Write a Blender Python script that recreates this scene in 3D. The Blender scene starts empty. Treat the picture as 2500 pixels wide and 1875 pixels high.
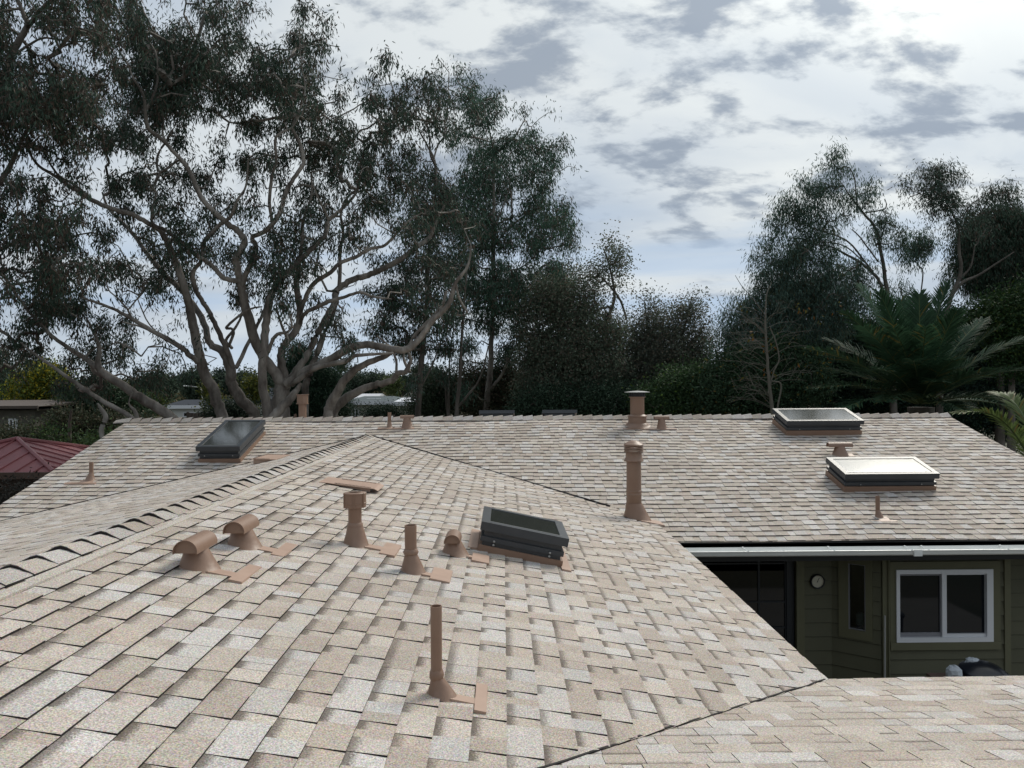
import bpy, math, random
import numpy as np
from mathutils import Vector, Matrix
random.seed(7); RNG = np.random.default_rng(11)
C = bpy.context.scene.collection
R = math.radians

# ------------------------------------------------------------------ camera model (source photo 2500 x 1875)
F, CX, CY = 1877.3, 1250.0, 937.5
PITCH, YAW, ROLL = -0.0004, 0.0113, -0.0058
def rotm():
    c, s = math.cos(YAW), math.sin(YAW); A = np.array([[c,-s,0],[s,c,0],[0,0,1]])
    c, s = math.cos(PITCH), math.sin(PITCH); B = np.array([[1,0,0],[0,c,s],[0,-s,c]])
    c, s = math.cos(ROLL), math.sin(ROLL); D = np.array([[c,0,s],[0,1,0],[-s,0,c]])
    return D @ B @ A                      # rows: right, forward, up in world axes
RM = rotm()
def ray(px, py): return RM.T @ np.array([(px-CX)/F, 1.0, -(py-CY)/F])
def P(px, py, Y):                          # world point at depth Y
    d = ray(px, py); return d * (Y / d[1])

# roof planes of the house, from the fit
C1, S1, XR, XE = 1.40, 0.2115, -2.3792, 1.9649
S0, S2, YE, ZE2, YR, XL, XRT = 0.2081, 0.2724, 9.5775, -1.9872, 14.4567, -7.0102, 8.4002
S3, Y3, DY3 = 0.2137, 4.6585, 0.0885
GZ = -4.5
ZR = -(C1 + S1*XR); ZE = -(C1 + S1*XE); ZRR = ZE2 + S2*(YR-YE)
def z1(X): return -(C1 + S1*X)
def z0(X): return ZR - S0*(XR - X)
def z2(Y): return ZE2 + S2*(Y-YE)
def onP1(px, py):
    d = ray(px, py); t = -C1/(d[2]+S1*d[0]); return d*t
def onR1(px, py):
    d = ray(px, py); t = (ZE2 - S2*YE)/(d[2]-S2*d[1]); return d*t
def onP0(px, py):
    d = ray(px, py); t = (ZR - S0*XR)/(d[2]-S0*d[0]); return d*t

# ------------------------------------------------------------------ helpers
class MB:
    def __init__(s): s.v=[]; s.f=[]; s.c=[]; s.m=[]; s.uv=[]
    def poly(s, pts, col=(1,1,1), mi=0, uv=None):
        n=len(s.v); s.v += [tuple(map(float,p)) for p in pts]; s.f.append(tuple(range(n,n+len(pts))))
        s.c.append(col); s.m.append(mi); s.uv.append(uv or [(0,0)]*len(pts))
    def box(s, a, b, M=None, col=(1,1,1), mi=0):
        x0,y0,z0_=a; x1,y1,z1_=b
        q=[(x0,y0,z0_),(x1,y0,z0_),(x1,y1,z0_),(x0,y1,z0_),(x0,y0,z1_),(x1,y0,z1_),(x1,y1,z1_),(x0,y1,z1_)]
        if M is not None: q=[tuple(M @ Vector(p)) for p in q]
        for f in ((0,3,2,1),(4,5,6,7),(0,1,5,4),(1,2,6,5),(2,3,7,6),(3,0,4,7)): s.poly([q[i] for i in f],col,mi)
    def hull(s, bot, top, col=(1,1,1), mi=0):      # prism between two matching rings
        n=len(bot); s.poly(list(reversed(bot)),col,mi); s.poly(top,col,mi)
        for i in range(n):
            j=(i+1)%n; s.poly([bot[i],bot[j],top[j],top[i]],col,mi)
    def lathe(s, prof, n=24, M=None, mi=0, sx=1, sy=1, cap=True):
        rings=[]
        for (r,z) in prof:
            ring=[]
            for i in range(n):
                a=2*math.pi*i/n; p=Vector((r*math.cos(a)*sx,r*math.sin(a)*sy,z))
                if M is not None: p=M@p
                ring.append(tuple(p))
            rings.append(ring)
        for a,b in zip(rings,rings[1:]):
            for i in range(n):
                j=(i+1)%n; s.poly([a[i],a[j],b[j],b[i]],mi=mi)
        if cap: s.poly(list(reversed(rings[0])),mi=mi); s.poly(rings[-1],mi=mi)
    def tube(s, pts, rad, n=6, mi=0):
        pts=[np.asarray(p,float) for p in pts]; rings=[]; up=np.array([0.3,0.2,0.93])
        for i,p in enumerate(pts):
            t=pts[min(i+1,len(pts)-1)]-pts[max(i-1,0)]; t=t/(np.linalg.norm(t)+1e-9)
            a=np.cross(t,up)
            if np.linalg.norm(a)<.1: a=np.cross(t,[1,0,0])
            a/=np.linalg.norm(a); b=np.cross(t,a); r=rad[i] if hasattr(rad,'__len__') else rad
            rings.append([p+r*(math.cos(2*math.pi*k/n)*a+math.sin(2*math.pi*k/n)*b) for k in range(n)])
        for A,B in zip(rings,rings[1:]):
            for k in range(n):
                l=(k+1)%n; s.poly([A[k],B[k],B[l],A[l]],mi=mi)
        s.poly(rings[0],mi=mi); s.poly(list(reversed(rings[-1])),mi=mi)
    def build(s, name, mats, parent=None, smooth=False, merge=False, bevel=0, origin=None):
        me=bpy.data.meshes.new(name); me.from_pydata(s.v,[],s.f)
        if not isinstance(mats,(list,tuple)): mats=[mats]
        for m in mats: me.materials.append(m)
        me.polygons.foreach_set('material_index',s.m)
        ca=me.color_attributes.new('Col','FLOAT_COLOR','CORNER'); uvl=me.uv_layers.new(name='UVMap')
        cols=[];uvs=[]
        for f,c,u in zip(s.f,s.c,s.uv):
            cols += [c[0],c[1],c[2],1.0]*len(f)
            for q in u: uvs += [q[0],q[1]]
        ca.data.foreach_set('color',cols); uvl.data.foreach_set('uv',uvs)
        if merge or smooth:
            import bmesh
            bm=bmesh.new(); bm.from_mesh(me); bmesh.ops.remove_doubles(bm,verts=bm.verts,dist=1e-5)
            bmesh.ops.recalc_face_normals(bm,faces=bm.faces); bm.to_mesh(me); bm.free()
        if smooth:
            me.polygons.foreach_set('use_smooth',[True]*len(me.polygons))
            try: me.set_sharp_from_angle(angle=R(40))
            except Exception: pass
        if origin is not None:
            me.transform(Matrix.Translation(-Vector(origin)))
        o=bpy.data.objects.new(name,me); C.objects.link(o)
        if origin is not None: o.location=origin
        if parent: attach(o,parent)
        if bevel:
            b=o.modifiers.new('Bevel','BEVEL'); b.width=bevel; b.segments=2; b.limit_method='ANGLE'
        return o
def attach(o,parent):
    o.parent=parent; bpy.context.view_layer.update()
    o.matrix_parent_inverse=parent.matrix_world.inverted()
def tag(o,label=None,cat=None,group=None,kind=None):
    if label: o['label']=label
    if cat: o['category']=cat
    if group: o['group']=group
    if kind: o['kind']=kind
    return o
def empty(name,loc,label,cat,group=None):
    o=bpy.data.objects.new(name,None); o.location=loc; o.empty_display_size=.2; C.objects.link(o)
    bpy.context.view_layer.update()
    return tag(o,label,cat,group)

# ------------------------------------------------------------------ materials
def mat(name, col, rough=.7, metal=0, noise=None, bump=None, spec=.5, wear=None):
    m=bpy.data.materials.new(name); m.use_nodes=True; nt=m.node_tree; b=nt.nodes['Principled BSDF']
    b.inputs['Base Color'].default_value=(*col,1); b.inputs['Roughness'].default_value=rough
    b.inputs['Metallic'].default_value=metal; b.inputs['Specular IOR Level'].default_value=spec
    tc=nt.nodes.new('ShaderNodeTexCoord')
    if noise:                                   # (scale, amount, col2)
        n=nt.nodes.new('ShaderNodeTexNoise'); n.inputs['Scale'].default_value=noise[0]; n.inputs['Detail'].default_value=6
        nt.links.new(tc.outputs['Object'],n.inputs['Vector'])
        r=nt.nodes.new('ShaderNodeMapRange'); r.inputs[1].default_value=.35; r.inputs[2].default_value=.65; r.inputs[4].default_value=noise[1]
        nt.links.new(n.outputs['Fac'],r.inputs[0])
        x=nt.nodes.new('ShaderNodeMix'); x.data_type='RGBA'; x.inputs[6].default_value=(*col,1); x.inputs[7].default_value=(*noise[2],1)
        nt.links.new(r.outputs[0],x.inputs[0]); nt.links.new(x.outputs[2],b.inputs['Base Color'])
    if bump:
        n2=nt.nodes.new('ShaderNodeTexNoise'); n2.inputs['Scale'].default_value=bump[0]; n2.inputs['Detail'].default_value=4
        nt.links.new(tc.outputs['Object'],n2.inputs['Vector'])
        bp=nt.nodes.new('ShaderNodeBump'); bp.inputs['Strength'].default_value=bump[1]; bp.inputs['Distance'].default_value=bump[2] if len(bump)>2 else .01
        nt.links.new(n2.outputs['Fac'],bp.inputs['Height']); nt.links.new(bp.outputs[0],b.inputs['Normal'])
    return m

def shingle_mat():
    m=bpy.data.materials.new('asphalt_shingle'); m.use_nodes=True; nt=m.node_tree; b=nt.nodes['Principled BSDF']; N=nt.nodes.new; L=nt.links.new
    at=N('ShaderNodeAttribute'); at.attribute_name='Col'
    uv=N('ShaderNodeUVMap'); uv.uv_map='UVMap'; su=N('ShaderNodeSeparateXYZ'); L(uv.outputs[0],su.inputs[0])
    tc=N('ShaderNodeTexCoord')
    # mineral granules
    g=N('ShaderNodeTexNoise'); g.inputs['Scale'].default_value=150; g.inputs['Detail'].default_value=3; g.inputs['Roughness'].default_value=.75; L(tc.outputs['Object'],g.inputs['Vector'])
    gr=N('ShaderNodeMapRange'); gr.inputs[1].default_value=.36; gr.inputs[2].default_value=.64; gr.inputs[3].default_value=.55; gr.inputs[4].default_value=1.40; L(g.outputs['Fac'],gr.inputs[0])
    g2=N('ShaderNodeTexVoronoi'); g2.inputs['Scale'].default_value=190; L(tc.outputs['Object'],g2.inputs['Vector'])
    hs=N('ShaderNodeMix'); hs.data_type='RGBA'; hs.inputs[0].default_value=.13; L(g2.outputs['Color'],hs.inputs[7])
    # soft large-scale weathering
    w=N('ShaderNodeTexNoise'); w.inputs['Scale'].default_value=1.3; w.inputs['Detail'].default_value=5; L(tc.outputs['Object'],w.inputs['Vector'])
    wr=N('ShaderNodeMapRange'); wr.inputs[1].default_value=.3; wr.inputs[2].default_value=.7; wr.inputs[3].default_value=.90; wr.inputs[4].default_value=1.08; L(w.outputs['Fac'],wr.inputs[0])
    # dark blend printed at the head of some tabs (uv.y is height in the course, uv.x is 1 on tabs that carry it)
    sm=N('ShaderNodeTexNoise'); sm.inputs['Scale'].default_value=170; sm.inputs['Detail'].default_value=3; L(tc.outputs['Object'],sm.inputs['Vector'])
    a1=N('ShaderNodeMath'); a1.operation='MULTIPLY_ADD'; L(sm.outputs['Fac'],a1.inputs[0]); a1.inputs[1].default_value=.5; L(su.outputs[1],a1.inputs[2])
    br=N('ShaderNodeMapRange'); br.inputs[1].default_value=.93; br.inputs[2].default_value=1.12; br.inputs[3].default_value=0; br.inputs[4].default_value=1; L(a1.outputs[0],br.inputs[0])
    bm=N('ShaderNodeMath'); bm.operation='MULTIPLY'; L(br.outputs[0],bm.inputs[0]); L(su.outputs[0],bm.inputs[1])
    bb=N('ShaderNodeMath'); bb.operation='MULTIPLY'; bb.inputs[1].default_value=.80; L(bm.outputs[0],bb.inputs[0])
    L(at.outputs['Color'],hs.inputs[6])
    m1=N('ShaderNodeMix'); m1.data_type='RGBA'; L(bb.outputs[0],m1.inputs[0]); L(hs.outputs[2],m1.inputs[6]); m1.inputs[7].default_value=(.085,.066,.052,1)
    k=N('ShaderNodeMath'); k.operation='MULTIPLY'; L(gr.outputs[0],k.inputs[0]); L(wr.outputs[0],k.inputs[1])
    m2=N('ShaderNodeVectorMath'); m2.operation='SCALE'; L(m1.outputs[2],m2.inputs[0]); L(k.outputs[0],m2.inputs['Scale'])
    L(m2.outputs[0],b.inputs['Base Color']); b.inputs['Roughness'].default_value=.85; b.inputs['Specular IOR Level'].default_value=.3
    bp=N('ShaderNodeBump'); bp.inputs['Strength'].default_value=.5; bp.inputs['Distance'].default_value=.003; L(g.outputs['Fac'],bp.inputs['Height']); L(bp.outputs[0],b.inputs['Normal'])
    return m
M_SH=shingle_mat()
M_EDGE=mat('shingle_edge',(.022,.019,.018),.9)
M_BROWN=mat('brown_paint',(.235,.143,.097),.45,noise=(6,.55,(.26,.17,.12)),bump=(32,.35,.005))
M_FLASH=mat('flashing_paint',(.44,.30,.225),.5,noise=(9,.6,(.36,.24,.18)),bump=(30,.1,.004))
M_DGREY=mat('charcoal_metal',(.035,.041,.048),.38,noise=(7,.5,(.055,.06,.065)),spec=.5)
M_WHITEM=mat('white_metal',(.80,.81,.79),.35,noise=(5,.4,(.66,.67,.65)))
M_OLIVE=mat('olive_paint',(.108,.106,.066),.75,noise=(3,.5,(.088,.086,.055)),bump=(60,.15,.004))
M_TRIM=mat('olive_trim',(.128,.124,.072),.7,noise=(4,.5,(.108,.104,.062)),bump=(60,.1,.004))
M_BLACK=mat('black_paint_and_shade',(.008,.009,.011),.5)
M_DARKT=mat('dark_trim',(.016,.02,.026),.5)
M_WIN=mat('white_vinyl',(.70,.71,.74),.35,noise=(2,.3,(.64,.65,.68)))
M_GREYV=mat('grey_screen_frame',(.22,.22,.24),.5)
M_DECK=mat('roof_deck',(.16,.13,.10),.9)
def glass_dark(name,col,rough,spec=.5,streak=False):
    m=mat(name,col,rough,spec=spec,noise=(3.5,.6,tuple(c*1.7+.004 for c in col)) if streak else None)
    return m
M_GLASS=glass_dark('window_glass',(.004,.006,.010),.04,.5)
M_SKYG=glass_dark('skylight_glass',(.035,.038,.034),.09,.9,False)
def thin_glass():
    m=bpy.data.materials.new('clear_pane'); m.use_nodes=True; nt=m.node_tree; nt.nodes.clear(); N=nt.nodes.new
    o=N('ShaderNodeOutputMaterial'); t=N('ShaderNodeBsdfTransparent'); g=N('ShaderNodeBsdfGlossy'); g.inputs['Roughness'].default_value=.03
    t.inputs[0].default_value=(.55,.6,.6,1)
    f=N('ShaderNodeFresnel'); f.inputs[0].default_value=1.5; mx=N('ShaderNodeMixShader')
    nt.links.new(f.outputs[0],mx.inputs[0]); nt.links.new(t.outputs[0],mx.inputs[1]); nt.links.new(g.outputs[0],mx.inputs[2]); nt.links.new(mx.outputs[0],o.inputs[0])
    return m
M_SKYG.node_tree.nodes['Principled BSDF'].inputs['IOR'].default_value=2.7
M_CLEAR=thin_glass()
def leaf_mat(name, trans=.22, rough=.6, spec=.15):
    m=bpy.data.materials.new(name); m.use_nodes=True; nt=m.node_tree; b=nt.nodes['Principled BSDF']; N=nt.nodes.new; L=nt.links.new
    at=N('ShaderNodeAttribute'); at.attribute_name='Col'; L(at.outputs['Color'],b.inputs['Base Color']); b.inputs['Roughness'].default_value=rough
    b.inputs['Specular IOR Level'].default_value=spec
    t=N('ShaderNodeBsdfTranslucent'); L(at.outputs['Color'],t.inputs[0]); mx=N('ShaderNodeMixShader'); mx.inputs[0].default_value=trans
    L(b.outputs[0],mx.inputs[1]); L(t.outputs[0],mx.inputs[2]); L(mx.outputs[0],nt.nodes['Material Output'].inputs[0])
    return m
M_LEAF=leaf_mat('leaf'); M_LEAFT=leaf_mat('thin_leaf',.38,.6,.2)
def bark_mat(name,a,b_,c):
    m=bpy.data.materials.new(name); m.use_nodes=True; nt=m.node_tree; b=nt.nodes['Principled BSDF']; N=nt.nodes.new; L=nt.links.new
    tc=N('ShaderNodeTexCoord'); mp=N('ShaderNodeMapping'); mp.inputs['Scale'].default_value=(1,1,.35); L(tc.outputs['Object'],mp.inputs[0])
    n=N('ShaderNodeTexNoise'); n.inputs['Scale'].default_value=2.6; n.inputs['Detail'].default_value=8; n.inputs['Roughness'].default_value=.65; L(mp.outputs[0],n.inputs['Vector'])
    cr=N('ShaderNodeValToRGB'); e=cr.color_ramp.elements; e[0].position=.36; e[0].color=(*a,1); e[1].position=.62; e[1].color=(*c,1); q=e.new(.48); q.color=(*b_,1)
    L(n.outputs['Fac'],cr.inputs[0]); L(cr.outputs[0],b.inputs['Base Color']); b.inputs['Roughness'].default_value=.85
    bp=N('ShaderNodeBump'); bp.inputs['Strength'].default_value=.6; bp.inputs['Distance'].default_value=.03; L(n.outputs['Fac'],bp.inputs['Height']); L(bp.outputs[0],b.inputs['Normal'])
    return m
M_BARK=bark_mat('gum_bark',(.075,.062,.052),(.165,.145,.125),(.30,.275,.245))
M_BARKD=bark_mat('dark_bark',(.06,.05,.04),(.10,.085,.07),(.16,.14,.12))
M_RED=mat('red_metal_roof',(.27,.088,.094),.55,noise=(2,.5,(.23,.09,.095)))
M_STUCCO=mat('pale_stucco',(.45,.43,.38),.9,noise=(1,.5,(.38,.36,.32)))
M_WHITEW=mat('white_wall',(.62,.62,.60),.8,noise=(1,.4,(.52,.52,.5)))
M_SLATE=mat('slate_roof',(.040,.045,.055),.95,noise=(3,.5,(.055,.06,.07)),spec=.1)
M_GREYROOF=mat('grey_roof',(.10,.12,.125),.95,noise=(3,.5,(.13,.145,.15)),spec=.1)
M_BEAM=mat('brown_wood',(.10,.062,.045),.75,noise=(6,.5,(.07,.045,.035)))
M_FENCE=mat('weathered_wood',(.10,.075,.06),.85,noise=(12,.6,(.06,.05,.045)))
M_BLUE=mat('blue_fascia',(.02,.05,.16),.6)
M_POLE=mat('galvanised_metal',(.35,.35,.34),.45,metal=.3)
M_BAG=mat('white_plastic',(.40,.43,.46),.4,bump=(25,.5,.02))
M_BIN=mat('black_plastic',(.006,.008,.013),.3,bump=(12,.2,.01))

# ------------------------------------------------------------------ world, sun, camera
SUN_AZ, SUN_EL = R(38), R(44)             # azimuth to the right of +Y
sd=Vector((math.sin(SUN_AZ)*math.cos(SUN_EL), math.cos(SUN_AZ)*math.cos(SUN_EL), math.sin(SUN_EL)))
sc=bpy.context.scene
w=bpy.data.worlds.new("World"); sc.world=w; w.use_nodes=True; nt=w.node_tree; nt.nodes.clear(); N=nt.nodes.new; L=nt.links.new
out=N('ShaderNodeOutputWorld'); bg=N('ShaderNodeBackground'); L(bg.outputs[0],out.inputs[0]); bg.inputs[1].default_value=1.0
sky=N('ShaderNodeTexSky'); sky.sky_type='NISHITA'; sky.sun_disc=False; sky.sun_elevation=SUN_EL; sky.sun_rotation=SUN_AZ; sky.air_density=1; sky.dust_density=2
sks=N('ShaderNodeVectorMath'); sks.operation='SCALE'; sks.inputs['Scale'].default_value=.095; L(sky.outputs[0],sks.inputs[0])
tc=N('ShaderNodeTexCoord'); sp=N('ShaderNodeSeparateXYZ'); L(tc.outputs['Generated'],sp.inputs[0])
def math_(op,a,b=None,c=None):
    n=N('ShaderNodeMath'); n.operation=op
    for i,x in enumerate((a,b,c)):
        if x is None: continue
        if isinstance(x,(int,float)): n.inputs[i].default_value=x
        else: L(x,n.inputs[i])
    return n.outputs[0]
def rng(x,a,b,c,d,smooth=False):
    n=N('ShaderNodeMapRange'); L(x,n.inputs[0]); 
    for i,v in enumerate((a,b,c,d)): n.inputs[i+1].default_value=v
    if smooth: n.interpolation_type='SMOOTHSTEP'
    return n.outputs[0]
def mixc(f,a,b):
    n=N('ShaderNodeMix'); n.data_type='RGBA'
    for i,x in ((0,f),(6,a),(7,b)):
        if isinstance(x,(int,float)): n.inputs[i].default_value=x
        elif isinstance(x,tuple): n.inputs[i].default_value=(*x,1)
        else: L(x,n.inputs[i])
    return n.outputs[2]
zc=math_('ADD',math_('MAXIMUM',sp.outputs[2],0.0),.42)
cx_=math_('DIVIDE',sp.outputs[0],zc); cy_=math_('DIVIDE',sp.outputs[1],zc)
cv=N('ShaderNodeCombineXYZ'); L(cx_,cv.inputs[0]); L(cy_,cv.inputs[1])
def noise(vec,scale,detail,rough,dist=0,rot=0,sx=1,sy=1,off=(0,0,0)):
    mp=N('ShaderNodeMapping'); mp.inputs['Rotation'].default_value=(0,0,rot); mp.inputs['Scale'].default_value=(sx,sy,1); mp.inputs['Location'].default_value=off; L(vec,mp.inputs[0])
    n=N('ShaderNodeTexNoise'); n.inputs['Scale'].default_value=scale; n.inputs['Detail'].default_value=detail; n.inputs['Roughness'].default_value=rough; n.inputs['Distortion'].default_value=dist
    L(mp.outputs[0],n.inputs['Vector']); return n.outputs['Fac']
dt=N('ShaderNodeVectorMath'); dt.operation='DOT_PRODUCT'; L(tc.outputs['Generated'],dt.inputs[0]); dt.inputs[1].default_value=sd
dot=dt.outputs['Value']
soft=noise(cv.outputs[0],1.5,6,.5,.4,.5,1,1.4,(3.1,1.7,0))          # broad veil
patch=noise(cv.outputs[0],8.5,12,.58,.12,.75,.70,1.15,(2.4,5.2,0))   # small ragged patches
big=noise(cv.outputs[0],2.2,3,.5,0,0,1,1,(1.3,4.1,0))
veil=mixc(rng(soft,.36,.64,0,1,True),(.38,.455,.555),(.60,.645,.675))
# patches mostly in the part of the sky towards the sun
side=math_('MULTIPLY',rng(dot,.55,.90,0.05,1,True),rng(sp.outputs[2],.12,.24,.1,1,True))
thr=math_('MULTIPLY_ADD',math_('MULTIPLY',big,side),.24,patch)
pm=rng(thr,.560,.71,0,.84,True)
pm=math_('MULTIPLY',pm,rng(side,.0,.5,.45,1))
glow=math_('POWER',math_('MAXIMUM',dot,0),17.0)
glow2=math_('POWER',math_('MAXIMUM',dot,0),3.0)
gcol=N('ShaderNodeVectorMath'); gcol.operation='SCALE'; gcol.inputs[0].default_value=(1.0,.93,.72); L(math_('MULTIPLY_ADD',glow,1.5,math_('MULTIPLY',glow2,.10)),gcol.inputs['Scale'])
bright=N('ShaderNodeVectorMath'); bright.operation='ADD'; L(veil,bright.inputs[0]); L(gcol.outputs[0],bright.inputs[1])
pd=N('ShaderNodeVectorMath'); pd.operation='SCALE'; pd.inputs[0].default_value=(.235,.285,.36); L(math_('MULTIPLY_ADD',glow,.75,1.0),pd.inputs['Scale'])
cl=mixc(pm,bright.outputs[0],pd.outputs[0])
# blue gaps low down and horizon streaks
streak=noise(tc.outputs['Generated'],1.6,6,.5,.2,0,1,1,(0,0,0)) 
st2=N('ShaderNodeMapping'); st2.inputs['Scale'].default_value=(2,2,26); L(tc.outputs['Generated'],st2.inputs[0])
stn=N('ShaderNodeTexNoise'); stn.inputs['Scale'].default_value=1.0; stn.inputs['Detail'].default_value=5; L(st2.outputs[0],stn.inputs['Vector'])
blue=math_('MULTIPLY',rng(stn.outputs['Fac'],.42,.60,0,1,True),rng(sp.outputs[2],.10,.27,.75,0,True))
cl=mixc(blue,cl,(.40,.52,.68))
gap=rng(soft,.36,.24,0,.4,True)
cl=mixc(gap,cl,sks.outputs[0])
hz=rng(sp.outputs[2],.0,.10,.75,0,True)
cl=mixc(hz,cl,(.60,.67,.73))
# the overcast sky behind the camera is duller than the side where the sun is
bk=rng(dot,-.6,.5,.62,1.0)
fin=N('ShaderNodeVectorMath'); fin.operation='SCALE'; L(cl,fin.inputs[0]); L(bk,fin.inputs['Scale'])
L(fin.outputs[0],bg.inputs[0])
sl=bpy.data.lights.new('sun','SUN'); sl.energy=2.0; sl.angle=R(22); sl.color=(1,.95,.86)
so=bpy.data.objects.new('sun',sl); C.objects.link(so); so.rotation_euler=(-sd).to_track_quat('-Z','Y').to_euler(); so.location=(0,0,30)
cam=bpy.data.cameras.new('camera'); co=bpy.data.objects.new('camera',cam); C.objects.link(co); sc.camera=co
cam.sensor_width=36; cam.lens=36*F/2500; cam.clip_end=3000; cam.clip_start=.05
co.matrix_world=Matrix(((RM[0][0],RM[2][0],-RM[1][0],0),(RM[0][1],RM[2][1],-RM[1][1],0),(RM[0][2],RM[2][2],-RM[1][2],0),(0,0,0,1)))
vs=sc.view_settings; vs.view_transform='Standard'; vs.look='None'; vs.exposure=.20; vs.gamma=1

# ------------------------------------------------------------------ house
house=empty('house',(0,10,GZ),'low olive-walled house with tan shingle roofs, many brown vents and skylights','house')

def clip_convex(poly, clip):
    out_=poly
    for i in range(len(clip)):
        a=clip[i]; b=clip[(i+1)%len(clip)]; inp=out_; out_=[]
        if not inp: return []
        def ins(p): return (b[0]-a[0])*(p[1]-a[1])-(b[1]-a[1])*(p[0]-a[0])>=-1e-9
        for k in range(len(inp)):
            p=inp[k]; q=inp[(k+1)%len(inp)]; ip=ins(p); iq=ins(q)
            if ip: out_.append(p)
            if ip!=iq:
                d1=(b[0]-a[0])*(p[1]-a[1])-(b[1]-a[1])*(p[0]-a[0]); d2=(b[0]-a[0])*(q[1]-a[1])-(b[1]-a[1])*(q[0]-a[0]); t=d1/(d1-d2)
                out_.append(tuple(p[j]+t*(q[j]-p[j]) for j in range(2)))
    return out_
PAL=[(0.457, 0.39, 0.323), (0.495, 0.428, 0.367), (0.426, 0.352, 0.287), (0.514, 0.467, 0.424), (0.561, 0.52, 0.484), (0.418, 0.345, 0.284), (0.471, 0.404, 0.337), (0.518, 0.453, 0.386), (0.449, 0.379, 0.317), (0.497, 0.439, 0.385), (0.433, 0.359, 0.294), (0.53, 0.492, 0.455)]
def shingles(mb, O, U, D, clip, seed, u0, u1, v1, expo=.143, thin=.0035, thick=.0085, flip=False, sagf=None):
    """O origin at the roof's top edge, U along the courses, D down the slope (unit); v runs down. clip polygon in (u,v)."""
    rnd=random.Random(seed); O=np.array(O,float); U=np.array(U,float); D=np.array(D,float); Nn=np.cross(U,D)
    if Nn[2]<0: Nn=-Nn
    area=sum(clip[i][0]*clip[(i+1)%len(clip)][1]-clip[(i+1)%len(clip)][0]*clip[i][1] for i in range(len(clip)))
    if area<0: clip=clip[::-1]
    nco=int(v1/expo)+2
    for k in range(-1,nco):
        va=k*expo; vb=va+expo+rnd.uniform(-.0015,.0015); u=u0-rnd.random()*.3; tooth=rnd.random()<.5
        lift=rnd.uniform(0,.001); wob=rnd.uniform(0,6)
        while u<u1:
            wdt=rnd.uniform(.11,.26) if tooth else rnd.uniform(.07,.17)
            t=(thick if tooth else thin)+lift+rnd.uniform(-.0006,.0006); g=.0012
            if rnd.random()<.10: t=thick if not tooth else t+.001
            rect=[(u+g,va-.012),(u+wdt-g,va-.012),(u+wdt-g,vb),(u+g,vb)]
            pl=clip_convex(rect,clip)
            if len(pl)>=3:
                c=PAL[rnd.randrange(len(PAL))]; f=rnd.uniform(.9,1.08); c=(c[0]*f,c[1]*f,c[2]*f)
                band=0.0 if tooth else rnd.choice((1,1,1,.9,.7))
                if tooth and rnd.random()<.22: band=.8
                # a tab is one wedge: buried at its head, t thick at its butt
                def P3(p,low=False):
                    s=(p[1]-(va-.012))/(vb-va+.012); h=(s*t+.0012) if not low else -.004
                    bow=.0012*math.sin(p[0]*2.1+wob)
                    return tuple(O+U*p[0]+D*(p[1]+bow)+Nn*(h+(sagf(p[0],p[1]) if sagf else 0)))
                top=[P3(p) for p in pl]; uv=[(band,1-(p[1]-va)/expo) for p in pl]
                n=np.cross(np.subtract(top[1],top[0]),np.subtract(top[2],top[0]))
                rev=n[2]<0
                # several colour fields can share a tab
                if wdt>.17 and rnd.random()<.55 and len(pl)==4:
                    s=rnd.uniform(.3,.7); mid0=(pl[0][0]+(pl[1][0]-pl[0][0])*s,pl[0][1]); mid1=(pl[3][0]+(pl[2][0]-pl[3][0])*s,pl[3][1])
                    c2=PAL[rnd.randrange(len(PAL))]
                    A=[pl[0],mid0,mid1,pl[3]]; B=[mid0,pl[1],pl[2],mid1]
                    for q,cc,bd in ((A,c,band),(B,c2,0 if band<1 else rnd.choice((0,1)))):
                        tp=[P3(p) for p in q]; uu=[(bd,1-(p[1]-va)/expo) for p in q]
                        if rev: tp=tp[::-1]; uu=uu[::-1]
                        mb.poly(tp,cc,0,uu)
                else:
                    tt,uu=(top[::-1],uv[::-1]) if rev else (top,uv)
                    mb.poly(tt,c,0,uu)
                n_=len(pl)
                for i in range(n_):
                    a=pl[i]; b=pl[(i+1)%n_]
                    if abs(a[1]-(va-.012))<1e-6 and abs(b[1]-(va-.012))<1e-6: continue
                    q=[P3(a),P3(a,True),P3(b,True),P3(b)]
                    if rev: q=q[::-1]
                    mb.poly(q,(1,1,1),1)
            u+=wdt; tooth=not tooth
def unit(v): v=np.array(v,float); return v/np.linalg.norm(v)

def deck(name, pts, thick, parent, m=M_DECK):
    mb=MB(); lo=[(p[0],p[1],p[2]-thick) for p in pts]; hi=[(p[0],p[1],p[2]-.006) for p in pts]
    mb.hull(lo,hi); return mb.build(name,m,parent)

# --- far gable roof (ridge runs left to right)
sag=lambda X: -.018*math.exp(-((X+1.2)/3.0)**2)
zr_=ZRR
D2=unit((0,-1,-S2)); LEN2=(YR-YE)*math.sqrt(1+S2*S2)
mb=MB()
shingles(mb,(0,YR,ZRR),(1,0,0),D2,[(XL,0),(XRT,0),(XRT,LEN2+.02),(XL,LEN2+.02)],3,XL,XRT,LEN2,expo=LEN2/35.0,thin=.005,thick=.0095,sagf=lambda u,v:.008*math.sin(u*.9+v*.7)+.006*math.sin(u*2.3-v*1.9))
DB=unit((0,1,-S2))
shingles(mb,(0,YR,ZRR),(1,0,0),DB,[(XL,0),(XRT,0),(XRT,LEN2),(XL,LEN2)],5,XL,XRT,LEN2,expo=LEN2/35.0)
YB=2*YR-YE
far_roof=mb.build('roof',[M_SH,M_EDGE],house); tag(far_roof,'long far gable roof of tan and grey shingles')
mb=MB()
def slab(mb,pts,th,mi=0):
    mb.hull([(p[0],p[1],p[2]-th) for p in pts],[(p[0],p[1],p[2]-.012) for p in pts],mi=mi)
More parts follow.
